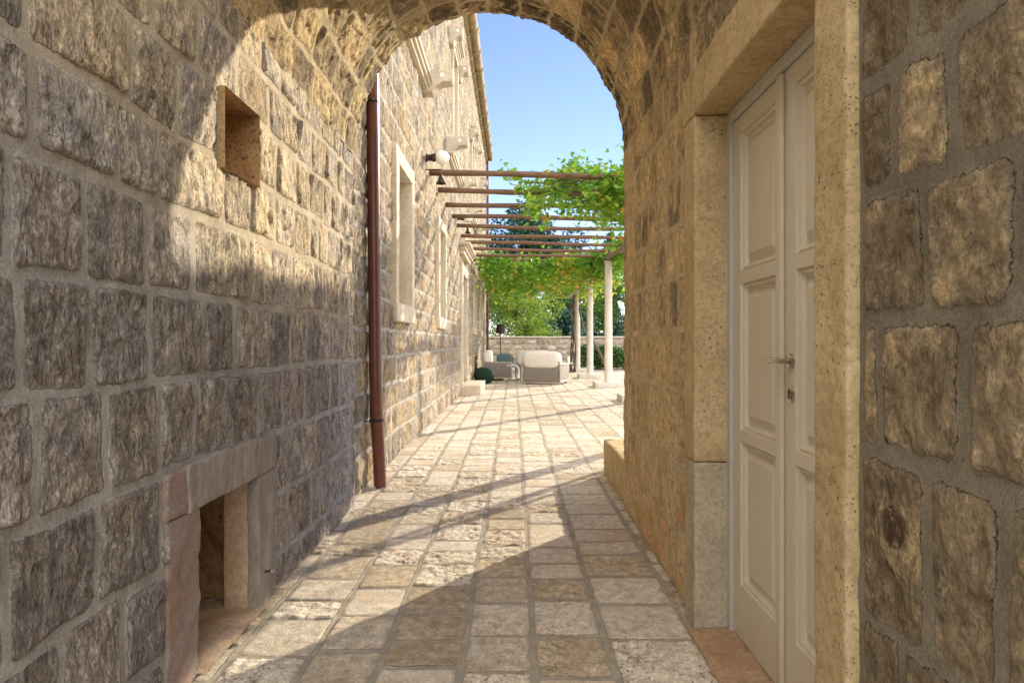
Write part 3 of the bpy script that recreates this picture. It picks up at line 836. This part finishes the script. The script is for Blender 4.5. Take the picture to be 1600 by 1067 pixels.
# eaves: slab, cornice, barrel tiles
m = MB(); m.rbox(XB-.1, XB+.08, 5.0, HEND+.1, HH-.12, HH+.02, .01, .8); m.rbox(XB-.1, XB+.15, 5.0, HEND+.1, HH+.022, HH+.10, .01, .8)
m.build('cornice', M['tile'], house)
m = MB(); y = 5.05
while y < HEND:
    for (xs, up) in ((0, 1), (1, 0)):
        yy = y+xs*.14; r = .085
        V_ = []; F_ = []; K = 8
        for e, (px_, pz, rr) in enumerate(((XB+.24, HH+.13, r), (XB-1.6, HH+.78, r*.85), (XB-7.5, HH+2.8, r*.8))):
            for k in range(K+1):
                a = math.pi*k/K
                for q in (1, .80):
                    dz = math.sin(a)*rr*q*(1 if up else -1)
                    V_.append((px_-(.04 if up else 0), yy+math.cos(a)*rr*q, pz+dz+(.03 if up else .05)))
        W = 2*(K+1)
        for e in range(2):
            for k in range(K):
                F_.append((e*W+2*k, e*W+2*k+2, (e+1)*W+2*k+2, (e+1)*W+2*k)); F_.append((e*W+2*k+1, e*W+2*k+3, (e+1)*W+2*k+3, (e+1)*W+2*k+1))
        for k in range(K): F_.append((2*k, 2*k+1, 2*k+3, 2*k+2))
        m.add(V_, F_)
    y += .28
m.box(-9.1, XB+.1, 4.0, HEND+.1, HH+.10, HH+.125)
m.build('roof', M['tile'], house, smooth=False, auto=50)
m = MB(); y = 5.1
while y < HEND-.2:
    y2 = min(y+1.36, HEND); V_ = []; F_ = []; K = 8
    for yy in (y, y2-.015):
        for k in range(K+1):
            a = math.pi+math.pi*k/K
            V_.append((XB+.20+.125*math.cos(a), yy, HH+.12+.15*math.sin(a))); V_.append((XB+.20+.095*math.cos(a), yy, HH+.12+.12*math.sin(a)))
    W = 2*(K+1)
    for k in range(K): F_ += [(2*k, 2*k+2, W+2*k+2, W+2*k), (2*k+1, W+2*k+1, W+2*k+3, 2*k+3), (2*k, 2*k+1, 2*k+3, 2*k+2), (W+2*k, W+2*k+2, W+2*k+3, W+2*k+1)]
    m.add(V_, F_)
    pr = [(XB-.02, HH+.10), (XB-.02, HH-.20), (XB+.06, HH-.17)]+[(XB+.20+.155*math.cos(a), HH+.11+.18*math.sin(a)) for a in np.linspace(-2.1, 0, 8)]
    m.prism(pr, y-.09, y+.05)
    y += 1.36
m.build('stone_gutter', M['gutter'], house, auto=45)

# ------------------------------------------------------------------ down pipes
pipe = empty('downpipe', (-1.2, 6.1, 0), 'tall oxblood red round downpipe fixed where passage meets house', 'downpipe', )
m = MB(); m.tube([(-1.262, 6.05, 4.3), (-1.242, 6.05, 2.3), (-1.230, 6.06, 1.05), (-1.222, 6.07, .62), (-1.208, 6.10, .30), (-1.200, 6.12, .006)], .056, 24)
m.build('pipe', M['pipe'], pipe, auto=40)
for z in (3.42, .60):
    m = MB(); m.lathe([(.058,-.012),(.063,-.010),(.063,.010),(.058,.012)], (-1.258 if z > 2 else -1.222, 6.05 if z > 2 else 6.072, z), 24)
    m.tube([(-1.33, 5.98, z), (-1.25, 5.995, z)], .006, 8); m.rbox(-1.268, -1.235, 5.975, 6.0, z-.012, z+.012, .003, .1)
    m.build('pipe_clamp', M['iron'], pipe)
m = MB(); m.tube([(-1.30,6.0,.05),(-1.28,6.0,.012),(-1.22,6.0,.012)], .012, 8); m.build('pipe_shoe', M['rope_frame'], pipe)
p2 = empty('downpipe', (-1.2, 31.6, 0), 'distant thin red downpipe at the far corner of the house', 'downpipe')
m = MB(); m.tube([(-1.22, 31.7, HH), (-1.22, 31.7, 0)], .06, 16); m.build('pipe', M['pipe'], p2, auto=40)

# ------------------------------------------------------------------ lamps on the facade
def globe_lamp(y, z, label):
    t = empty('wall_lamp', (XB, y, z), label, 'wall lamp', 'opal globe lamps on the house wall')
    m = MB(); m.lathe([(0, .0), (.06, .0), (.06, .03), (.035, .04)], (XB+.01, y, z), 20, 'X'); m.lathe([(.045,.04),(.05,.10),(.06,.11),(.06,.15)], (XB, y, z), 20, 'X')
    m.build('mount', M['iron'], t, auto=40)
    m = MB(); R = .105; m.lathe([(R*math.sin(a), -R*math.cos(a)) for a in np.linspace(.02, math.pi-.02, 20)], (XB+.25, y, z), 28); m.build('globe', M['glass_opal'], t, smooth=True)
globe_lamp(10.0, 3.99, 'white globe lamp above the first pergola beam on house wall')
globe_lamp(15.6, 4.12, 'farther white globe lamp on house wall above the door hood')
def bell(x, y, z, label):
    t = empty('bell', (x, y, z), label, 'bell', 'dark bells hanging by the beams')
    m = MB(); m.lathe([(0,.11),(.02,.11),(.025,.09),(.035,.05),(.045,.02),(.075,-.03),(.07,-.03),(.04,.01)], (x, y, z), 24); m.build('bell_body', M['iron'], t, smooth=True)
    m = MB(); m.tube([(x, y, z+.10), (x, y, z+.19)], .006, 8); m.tube([(XB-.02, y, z+.18), (x+.01, y, z+.18)], .009, 8); m.build('bell_arm', M['iron'], t)
    m = MB(); m.lathe([(0,-.05),(.015,-.04),(.012,-.02),(0,-.01)], (x, y, z), 12); m.build('clapper', M['iron'], t)
bell(-1.08, 10.1, 3.66, 'small dark bell under the first pergola beam')
bell(-1.08, 16.0, 3.86, 'farther small dark bell beside the door hood')

# ------------------------------------------------------------------ doorstep, pergola
m = MB(); m.rbox(XB-.02, -.80, 16.55, 18.95, -.02, .225, .015, .1, .006, 5)
tag(m.build('doorstep', M['frame_stone'], smooth=True), 'pale limestone block step in front of the house doorway', 'step')
perg = empty('pergola', (2.74, 19.8, 0), 'long timber pergola on white stone columns beside the house', 'pergola')
cy = [10.2, 15.0, 19.8, 24.6, 29.4]
for y in cy:
    m = MB(); m.rbox(2.74-.42, 2.74+.42, y-.33, y+.40, -.02, .135, .012, .15, .006, 5); m.build('column_base', M['column'], perg, smooth=True)
    m = MB(); m.lathe([(.125,.13),(.125,.16),(.118,.17),(.112,2.0),(.105,3.56),(.125,3.58),(.125,3.63)], (2.74, y, 0), 10); m.build('column', M['column'], perg, auto=50)
rsp = random.Random(3)
m = MB(); pts = []
for i in range(45): pts.append((2.74+.05*math.sin(i*.9)+rsp.uniform(-.02,.02), 9.6+i*.5, 3.71+.03*math.sin(i*.7)))
m.tube(pts, [.075+.012*math.sin(i*1.3) for i in range(45)], 12); m.build('edge_log', M['log'], perg, smooth=True)
yb = 10.6; k = 0
while yb < 31:
    m = MB(); zl = 3.92+rsp.uniform(-.015,.015); zr_ = 3.83+rsp.uniform(-.02,.02)
    pts = [(XB-.03+(4.62)*t, yb+.02*math.sin(t*5+k), zl+(zr_-zl)*t+.012*math.sin(t*7+k*2)) for t in np.linspace(0, 1, 12)]
    m.tube(pts, [.046+.004*math.sin(j*2.1+k) for j in range(12)], 10)
    m.build('beam', M['wood'], perg, smooth=True); yb += 1.25; k += 1

# ------------------------------------------------------------------ foliage
def leaf_tpl(kind):
    if kind == 'vine':
        o = [(0,-.10),(.28,-.42),(.50,-.18),(.62,.22),(.34,.30),(.30,.62),(0,.95),(-.30,.62),(-.34,.30),(-.62,.22),(-.50,-.18),(-.28,-.42)]
        V = [(0,.1,.06)]+[(x,y,-.10*abs(x)+.02) for x,y in o]
        return np.array(V), np.array([(0,i+1,(i+1)%12+1) for i in range(12)])
    if kind == 'oval':
        o = [(0,-.6),(.34,-.2),(.34,.25),(0,.75),(-.34,.25),(-.34,-.2)]
        V = [(0,0,.07)]+[(x,y,0) for x,y in o]
        return np.array(V), np.array([(0,i+1,(i+1)%6+1) for i in range(6)])
    if kind == 'spray':       # ragged tuft
        V = [(0,0,0),(.12,.5,.05),(0,1,0),(-.12,.5,.05),(.45,.6,.1),(.3,.2,.05),(-.45,.6,-.1),(-.3,.2,.05)]
        return np.array(V), np.array([(0,1,2),(0,2,3),(0,5,4),(0,4,1),(0,6,7),(0,3,6)])
def leaves(name, P, size, tone, mat, kind='oval', parent=None, up=.5, seed=0, droop=None):
    rs = np.random.RandomState(seed); n = len(P)
    T, F = leaf_tpl(kind)
    nrm = rs.randn(n, 3); nrm[:, 2] = np.abs(nrm[:, 2])+up*2 if up > 0 else nrm[:, 2]
    if droop is not None: nrm = nrm*.6+droop
    nrm /= np.linalg.norm(nrm, axis=1)[:, None]
    t = rs.randn(n, 3); t -= (t*nrm).sum(1)[:, None]*nrm; t /= np.linalg.norm(t, axis=1)[:, None]
    b_ = np.cross(nrm, t)
    s_ = np.asarray(size)*np.ones(n)*(.65+.7*rs.rand(n))
    V = P[:, None, :]+s_[:, None, None]*(T[None, :, 0, None]*b_[:, None, :]+T[None, :, 1, None]*t[:, None, :]+T[None, :, 2, None]*nrm[:, None, :])
    FF = (F[None]+(np.arange(n)*len(T))[:, None, None]).reshape(-1, 3)
    return mesh_np(name, V.reshape(-1, 3), FF, mat, False, {'tone': np.repeat(tone, len(T))}, parent)
def px(x, y, Y): return np.array(((x-803)/1067*Y, Y, EYE+(533-y)/1067*Y))

# near grape vine: clumps hung over the first beams, then the mass out to the right
vine = empty('grapevine', (3.4, 10.9, 0), 'leafy grapevine hanging over the nearest pergola beams at upper right', 'grapevine')
rs = np.random.RandomState(4)
cl = [(782,267,.05,10),(790,270,.05,10),(799,274,.05,12),(808,279,.06,16),(812,292,.06,20),(822,298,.09,40),(836,300,.11,70),(850,292,.12,80),(842,316,.12,80),(826,322,.08,40),(835,332,.08,35),(856,340,.06,16),(852,352,.05,10),
      (862,285,.10,70),(875,278,.11,90),(888,266,.09,50),(893,256,.05,14),(903,254,.05,14),(890,290,.13,110),(905,278,.12,110),(920,272,.12,110),(935,280,.13,120),(935,262,.06,16),(950,285,.13,120),(965,290,.14,130),(972,275,.12,90),
      (905,305,.14,120),(925,310,.15,130),(945,312,.15,130),(962,318,.15,130),(885,312,.12,90),(868,306,.11,70),(880,330,.08,30),(905,332,.07,24),(945,338,.07,30),(955,330,.09,50),(970,340,.09,50),(930,342,.05,14),(915,335,.05,12)]
P = []
for (a, b_, r, n_) in cl:
    Y = 10.5+rs.rand()*2.4
    c = px(a, b_, Y); P.append(c+rs.randn(int(n_*.85), 3)*np.array((r*1.2, .40, r*.9))*.8)
n_ = 4600
Q = np.stack([1.55+2.3*rs.rand(n_)**.9, 9.7+3.7*rs.rand(n_), 3.75+rs.randn(n_)*.28], 1)
keep = fbm(Q[:, 0]*1.9, Q[:, 1]*1.9+Q[:, 2]*2, 3, 5) > -.06
P.append(Q[keep])
n_ = 10
Q = np.stack([2.9+1.9*rs.rand(n_), 9.6+3.2*rs.rand(n_), 4.2+rs.randn(n_)*.3], 1); P.append(Q[fbm(Q[:, 0]*2.2, Q[:, 1]*2.2, 3, 6) > -.03])
n_ = 19000
Q = np.stack([2.15+2.9*rs.rand(n_), 9.7+2.6*rs.rand(n_), 3.15+2.2*rs.rand(n_)], 1)
P.append(Q[(fbm(Q[:, 0]*1.8, Q[:, 1]*1.1+Q[:, 2]*1.8, 3, 61) > -.13) & (Q[:, 2] < 3.62+.60*(Q[:, 0]-1.9)) & (Q[:, 2] > 3.15+np.clip(Q[:, 0]-3.6, 0, 2)*.5)])
P = np.concatenate(P)
tone = np.clip(.36+.36*rs.rand(len(P))+(rs.rand(len(P)) < .05)*.35+np.clip(3.7-P[:, 2], 0, .6)*.3*rs.rand(len(P)), 0, 1)
leaves('foliage', P, .078, tone, M['vine'], 'vine', vine, up=.35, seed=2)
m = MB()
for i in range(14):
    a = px(rs.uniform(800, 960), rs.uniform(275, 315), 11.2); pts = [(4.2, 11+rs.randn()*.5, 3.9)]
    for t in np.linspace(.25, 1, 6): pts.append(tuple(np.array(pts[0])*(1-t)+a*t+rs.randn(3)*.05))
    m.tube(pts, .009, 6)
for i in range(3):
    x_, y_ = 4.1+.07*i, 11.2+.06*i; m.tube([(x_+.06*math.sin(t*9+i), y_+.06*math.cos(t*8+i*2), t*3.9) for t in np.linspace(0, 1, 12)], [.045-.02*t for t in np.linspace(0, 1, 12)], 8)
m.build('stem', M['bark'], vine, smooth=True)

# far canopy of vine over the back of the pergola
canopy = empty('grapevine', (2.9, 27.0, 0), 'dense green and yellow grapevine roofing the far half of pergola', 'grapevine')
n_ = 15500
Q = np.stack([-1.15+4.6*rs.rand(n_), 20.6+10.5*rs.rand(n_)**1.1, 3.80+rs.randn(n_)*.16], 1)
hang = (rs.rand(n_) < .45)
Q[hang, 2] -= np.abs(rs.randn(hang.sum()))*.40*(.4+1.5*np.clip(.25+fbm(Q[hang, 0]*1.6, Q[hang, 1]*1.6, 3, 8)*2.2, 0, 1))
Q = Q[Q[:, 2] > 2.75]
Q = Q[fbm(Q[:, 0]*1.1, Q[:, 1]*.9, 3, 19) > -.15]
Q = Q[~((Q[:, 0] < -.9) & (rs.rand(len(Q)) < .5))]
n_ = 2600
R_ = np.stack([2.4+1.0*rs.rand(n_), 17.8+5*rs.rand(n_), 3.75+rs.randn(n_)*.22], 1)
Q = np.concatenate([Q, R_[(R_[:, 0] > 2.75) | (R_[:, 1] > 19.8)]])
low = np.clip((3.75-Q[:, 2])*1.2, 0, 1)
pt = fbm(Q[:, 0]*1.3, Q[:, 1]*1.0, 3, 12)
tone = np.clip(.25+.4*rs.rand(len(Q))+low*.35*(rs.rand(len(Q)) < .6)+np.clip(pt*1.8, 0, .5)*(rs.rand(len(Q)) < .7), 0, 1)
leaves('foliage', Q, .095, tone, M['vine'], 'vine', canopy, up=.3, seed=3)
m = MB()
for i in range(4):
    ph = i*1.7
    m.tube([(2.55-.1*i*.3+.08*math.sin(t*7+ph), 29.0+.08*math.cos(t*6+ph), t*3.6) for t in np.linspace(0, 1, 14)], [.034-.014*t for t in np.linspace(0, 1, 14)], 8)
m.tube([(3.95, 28.2, 0), (3.75, 28.2, .35), (3.5, 28.2, .9), (3.25, 28.2, 1.35), (2.9, 28.3, 1.75), (2.75, 28.6, 2.6), (2.8, 28.6, 3.6)], [.06,.06,.055,.05,.045,.04,.03], 8)
m.build('stem', M['bark'], canopy, smooth=True)

# garden wall
rs = np.random.RandomState(23)
gz = [0, .30, .55, .85, 1.12, 1.40, 1.62]
lay = Layout(gz, [rand_joints(-30, 40, .22, .55, rs) for k in range(6)], mort=.03, rad=.08, seed=24, inset=.04, tilt=.2)
wallg = empty('garden_wall', (5, 36.2, 0), 'low rubble stone garden wall with flat coping behind the seats', 'wall')
U = gridline(-8, 22, lambda y: .035); V = gridline(0, 1.5, lambda z: .035)
stone_surface('wall_face', U, V, lay, lambda u, v, h: (u, 36.0-h, v), M['garden'], wallg, depth=.05, warp=.05, rough=.03, fine=.008, seed=25, edge=.05)
m = MB(); m.rbox(-8, 22, 35.92, 36.45, 1.50, 1.57, .015, .6, .01, 2); m.build('coping', M['frame_stone'], wallg, smooth=True)
m = MB(); m.box(-8, 22, 36.05, 36.4, -.05, 1.499); m.build('wall_core', M['garden'], wallg)

# hedge
def clumps(name, label, cat, loc, blobs, n_, size, mat, kind='oval', trunk=None, seed=0, group=None, up=.4, shell=.55, base=.5, spread=.5):
    rs = np.random.RandomState(seed)
    t = empty(name, loc, label, cat, group)
    vol = np.array([b_[3]*b_[4]*b_[5] for b_ in blobs])**.75; vol /= vol.sum()
    P = []; T = []
    for bi, b_ in enumerate(blobs):
        k = int(n_*vol[bi]); d = rs.randn(k, 3); d /= np.linalg.norm(d, axis=1)[:, None]
        r = 1-np.abs(rs.randn(k))*(.28)*(1-shell+.4); r = np.clip(r, .05, 1.25)+rs.randn(k)*.05
        r *= 1+.38*fbm(d[:, 0]*2.2+bi*7, d[:, 1]*2.2+d[:, 2]*2.2, 3, seed+3)
        p = np.array(b_[:3])+d*r[:, None]*np.array(b_[3:6])
        g = fbm(p[:, 0]*2.3/max(b_[3], .6)+d[:, 1]*2, p[:, 2]*2.3/max(b_[5], .6)+d[:, 0], 3, seed+9)
        kp = g > -.11; P.append(p[kp])
        T.append(np.clip(base+rs.rand()*.2-.1+(rs.rand(k)[kp]-.5)*spread+g[kp]*1.0, 0, 1))
    P = np.concatenate(P); T = np.concatenate(T); kp = P[:, 2] > .02
    leaves('crown' if trunk else 'foliage', P[kp], size, T[kp], mat, kind, t, up=up, seed=seed+1)
    if trunk:
        m = MB()
        for pts, r0, r1 in trunk:
            m.tube(pts, list(np.linspace(r0, r1, len(pts))), 9)
        m.build('trunk', M['bark'], t, smooth=True)
    return t
rs = np.random.RandomState(30)
bl = []
for i in range(30):
    bl.append((3.2+i*.32, 32.0+rs.randn()*.15, .50+rs.rand()*.12, .45, .7, .52+.1*rs.rand()))
clumps('hedge', 'low clipped green hedge behind the white columns', 'hedge', (6, 32, 0), bl, 30000, .085, M['hedge'], seed=31, base=.5)

def tree(label, x, Y, h, w, n_, size, mat, seed, kind='oval', cat='tree', name='broadleaf_tree', base=.5, low=.3, group='trees beyond the garden wall', nb=22):
    rs = np.random.RandomState(seed); bl = []
    for i in range(nb):
        a = rs.rand()*6.28; zz = low+(1-low)*rs.rand(); rr = w*.5*math.sqrt(max(.05, 1-((zz-.55)/.52)**2))*math.sqrt(rs.rand())*.85
        s_ = w*(.15+.10*rs.rand()); bl.append((x+rr*math.cos(a), Y+rr*math.sin(a), h*zz*.92, s_, s_, s_*.85))
    tk = [([(x, Y, -.05), (x+.05, Y, h*.25), (x-.03, Y, h*.5), (x, Y, h*.75)], .03*h*.6+.06, .04)]
    for i in range(6):
        b_ = bl[i]; tk.append(([(x, Y, h*(.2+.08*i)), ((x+b_[0])/2, (Y+b_[1])/2, (h*(.25+.08*i)+b_[2])/2), b_[:3]], .07, .02))
    return clumps(name, label, cat, (x, Y, 0), bl, n_, size, mat, kind, tk, seed, group, base=base)
tree('bright light green bushy tree right behind the garden wall', .2, 41, 4.9, 5.2, 21000, .10, M['tree_light'], 41, base=.75, low=.15, nb=34)
tree('rounded yellow green tree left of the bright bushy one, by the house corner', -2.6, 40, 5.2, 4.6, 9000, .10, M['tree_light'], 42, base=.45, low=.15)
tree('mid green leafy tree beyond the rightmost white column', 5.2, 37.6, 6.2, 3.6, 9000, .11, M['tree_mid'], 43, base=.65, low=.38)
tree('green slim tree partly hidden by the passage wall at right', 8.3, 40, 6.8, 4.6, 9000, .11, M['tree_mid'], 44, base=.5, low=.25)

def conifer(label, x, Y, h, w, seed, n_=9000, low=.05, shape=1.0):
    rs = np.random.RandomState(seed); t = empty('conifer', (x, Y, 0), label, 'conifer', 'tall conifers in the distance')
    P = []; T = []
    nb = int(h*7)
    for i in range(nb):
        zz = low+(1-low)*(i+rs.rand())/nb; L = w*.5*((1-zz)**.7*(.55+.6*rs.rand())+.04)*shape
        a = rs.rand()*6.28; k = int(n_/nb*(.4+L/w*2.2)); s_ = rs.rand(k)**.7
        c = np.array((math.cos(a), math.sin(a), 0))
        p = np.array((x, Y, h*zz))+c*(s_*L)[:, None]+np.array((0, 0, 1))*(s_*L*.12-s_**2*L*.35)[:, None]+rs.randn(k, 3)*np.array((.22, .22, .13))*(.4+L*.25)
        P.append(p); T.append(np.clip(.3+rs.rand()*.35+s_*.3+rs.randn(k)*.12, 0, 1))
    P = np.concatenate(P); T = np.concatenate(T)
    leaves('crown', P, .26, T, M['tree_dark'], 'spray', t, up=.15, seed=seed)
    m = MB(); m.tube([(x, Y, -.05), (x, Y, h*.5), (x, Y, h*.96)], [.02*h+.06, .014*h, .02], 9); m.build('trunk', M['bark'], t, smooth=True)
tree('tall dark blue green pine rising behind the pergola beams, tallest of the far trees', .8, 60, 14.2, 7.0, 15000, .30, M['tree_dark'], 51, 'spray', 'pine', 'pine_tree', .5, .45, 'dark pines far beyond the wall', 30)
tree('lower dark pine just right of the tallest one behind the beams', 4.0, 62, 11.4, 7.5, 12000, .30, M['tree_dark'], 52, 'spray', 'pine', 'pine_tree', .5, .35, 'dark pines far beyond the wall', 26)
tree('dark pine close to the far house corner', -2.6, 64, 11.8, 6.5, 9000, .30, M['tree_dark'], 53, 'spray', 'pine', 'pine_tree', .5, .35, 'dark pines far beyond the wall', 22)
conifer('narrow dark conifer showing above the pergola beams near the right wall', 9.2, 66, 11.6, 5.0, 54, 12000)
conifer('broad dark conifer standing between the white columns', 6.4, 56, 8.6, 7.5, 55, 12000)
conifer('low dark conifer far right behind the slim green tree', 12.5, 58, 9.5, 6.0, 56)
conifer('low dark conifer filling the gap behind the bright tree', 3.4, 50, 6.6, 6.0, 57, 11000)
conifer('dark low conifer behind the wall at the left, half covered by bushes', -5.5, 60, 9.0, 6.0, 58, 6000)

# ------------------------------------------------------------------ terrace furniture
def pillow(m, cx, cy, cz, sx, sy, sz, M4=None, p=.55, n=14):
    """superellipsoid cushion"""
    V = []; F = []
    def sg(c, e): return math.copysign(abs(c)**e, c)
    for i in range(n+1):
        ph = -math.pi/2+math.pi*i/n
        for j in range(2*n):
            th = 2*math.pi*j/(2*n)
            q = Vector((sx/2*sg(math.cos(ph), p)*sg(math.cos(th), p), sy/2*sg(math.cos(ph), p)*sg(math.sin(th), p), sz/2*sg(math.sin(ph), p)))
            q += Vector((cx, cy, cz)); 
            V.append(M4 @ q if M4 is not None else q)
    for i in range(n):
        for j in range(2*n):
            F.append((i*2*n+j, i*2*n+(j+1) % (2*n), (i+1)*2*n+(j+1) % (2*n), (i+1)*2*n+j))
    m.add(V, F)
def lounge(name, label, cat, x, Y, rz, W, D, group=None):
    """local: width along x, back at -y (towards camera), seat opens to +y"""
    t = empty(name, (x, Y, 0), label, cat, group)
    R = Matrix.Translation((x, Y, 0)) @ Matrix.Rotation(rz, 4, 'Z')
    def T(m_): return m_
    h = W/2; r = .035
    m = MB()
    for p in ([(-h,-D/2+.05,.06),(-h,-D/2,.68),(h,-D/2,.68),(h,-D/2+.05,.06),(-h,-D/2+.05,.06)],):
        m.tube([R @ Vector(q) for q in p], r*.8, 10)
    for s_ in (-1, 1):
        m.tube([R @ Vector(q) for q in [(s_*(h+.01),-D/2,.08),(s_*(h+.01),-D/2,.62),(s_*(h+.01),D/2,.60),(s_*(h+.01),D/2,.06)]], r*.7, 10)
        m.tube([R @ Vector(q) for q in [(s_*(h+.01),-D/2,.09),(s_*(h+.01),D/2,.09)]], r*.7, 10)
    m.rbox(-h, h, -D/2+.05, D/2, .16, .22, .01, .5, M=R)
    for a in (-h+.06, h-.06):
        for b_ in (-D/2+.06, D/2-.06): m.rbox(a-.03, a+.03, b_-.03, b_+.03, 0, .16, .006, .3, M=R)
    m.build('frame', M['rope_frame'], t, smooth=False, auto=50)
    m = MB(); m.rbox(-h+.03, h-.03, -D/2-.008, -D/2+.03, .09, .66, .008, .3, M=R); m.build('back_panel', M['rope'], t, auto=50)
    for s_ in (-1, 1):
        m = MB(); m.rbox(s_*(h+.01)-.016, s_*(h+.01)+.016, -D/2+.03, D/2-.03, .10, .59, .008, .3, M=R); m.build('arm_panel', M['rope'], t, auto=50)
    m = MB(); pillow(m, 0, .04, .34, W-.12, D-.1, .24, R, .4); m.build('seat_cushion', M['cloth_white'], t, smooth=True)
    m = MB(); pillow(m, 0, -D/2+.12, .74, W+.02, .34, .52, R, .45); m.build('back_cushion', M['cloth_white'], t, smooth=True)
    return t
lounge('lounge_chair', 'woven grey lounge chair seen from behind, nearer of the two with puffy white back cushion', 'armchair', .98, 21.2, math.radians(-20), 1.20, .95, 'woven lounge chairs')
lounge('lounge_chair', 'woven lounge chair standing just beyond and half hidden by the nearer one', 'armchair', .80, 23.4, math.radians(-20), 1.20, .95, 'woven lounge chairs')
lounge('lounge_sofa', 'woven grey sofa with its back to the house wall, side arm towards the camera', 'sofa', -.55, 23.6, math.radians(-90), 1.95, .95)
m = MB(); pillow(m, -.33, 23.0, .72, .52, .14, .34, None, .5); pillow(m, -.25, 23.25, .68, .5, .16, .3, None, .5)
tag(m.build('throw_pillow', M['teal'], smooth=True), 'teal scatter cushions lying on the sofa by the near arm', 'cushion')
m = MB()
V_ = []; F_ = []; n = 20
for i in range(n+1):
    for j in range(n+1):
        s_, t = i/n, j/n
        xx = -.25+.40*min(1, s_*1.7)+.05*math.sin(t*9+s_*4)*(.3+s_); zz = .50-(.0 if s_ < .45 else (s_-.45)*.78)+.025*math.sin(t*14+s_*6)
        V_.append((xx+.0, 22.55+.75*t+.04*math.sin(s_*7), zz))
for i in range(n):
    for j in range(n): F_.append((i*(n+1)+j, (i+1)*(n+1)+j, (i+1)*(n+1)+j+1, i*(n+1)+j+1))
m.add(V_, F_); o = m.build('throw_blanket', M['cloth_throw'], smooth=True); o.modifiers.new('s', 'SOLIDIFY').thickness = .03
tag(o, 'pale grey blanket draped over the front edge of the sofa', 'blanket')
m = MB(); m.lathe([(0,.01),(.20,.01),(.28,.08),(.32,.2),(.33,.27),(.31,.37),(.24,.46),(.10,.505),(0,.51)], (-.93, 21.3, 0), 36)
tag(m.build('pouf', M['pouf'], smooth=True), 'round dark green knitted pouf beside the doorstep', 'pouf')
fl = empty('floor_lamp', (-.50, 25.6, 0), 'tall floor lamp with dark shade behind the sofa', 'floor lamp')
m = MB(); m.lathe([(0,.0),(.16,.0),(.16,.02),(.02,.03)], (-.50, 25.6, 0), 24); m.tube([(-.50,25.6,.02),(-.50,25.6,1.65)], .016, 10); m.build('pole', M['iron'], fl, auto=40)
m = MB(); m.lathe([(.19,1.60),(.145,1.94),(.14,1.94),(.185,1.60)], (-.50, 25.6, 0), 28); m.lathe([(.19,1.60),(.0,1.66)], (-.50,25.6,0), 28); m.build('lamp_shade', M['iron'], fl, auto=40)
tb = empty('side_table', (2.15, 26.4, 0), 'small pale side table between lounge chairs and columns', 'side table')
m = MB(); m.lathe([(0,.44),(.26,.44),(.27,.455),(.26,.47),(0,.47)], (2.0, 26.4, 0), 28); m.build('tabletop', M['column'], tb, auto=40)
m = MB(); m.lathe([(.16,.0),(.16,.015),(.03,.03),(.03,.44)], (2.0, 26.4, 0), 20); m.build('table_stem', M['rope_frame'], tb, auto=40)
m = MB(); m.lathe([(0,.472),(.06,.472),(.065,.50),(.065,.70),(.05,.72),(0,.72)], (2.1, 26.4, 0), 20)
tag(m.build('lantern', M['glass_opal'], smooth=True), 'small white cylinder lantern on the side table', 'lantern')
m = MB(); pillow(m, 1.42, 23.2, .74, .34, .16, .34, None, .5)
tag(m.build('throw_pillow', M['teal'], smooth=True), 'teal cushion showing above the right arm of the farther lounge chair', 'cushion')
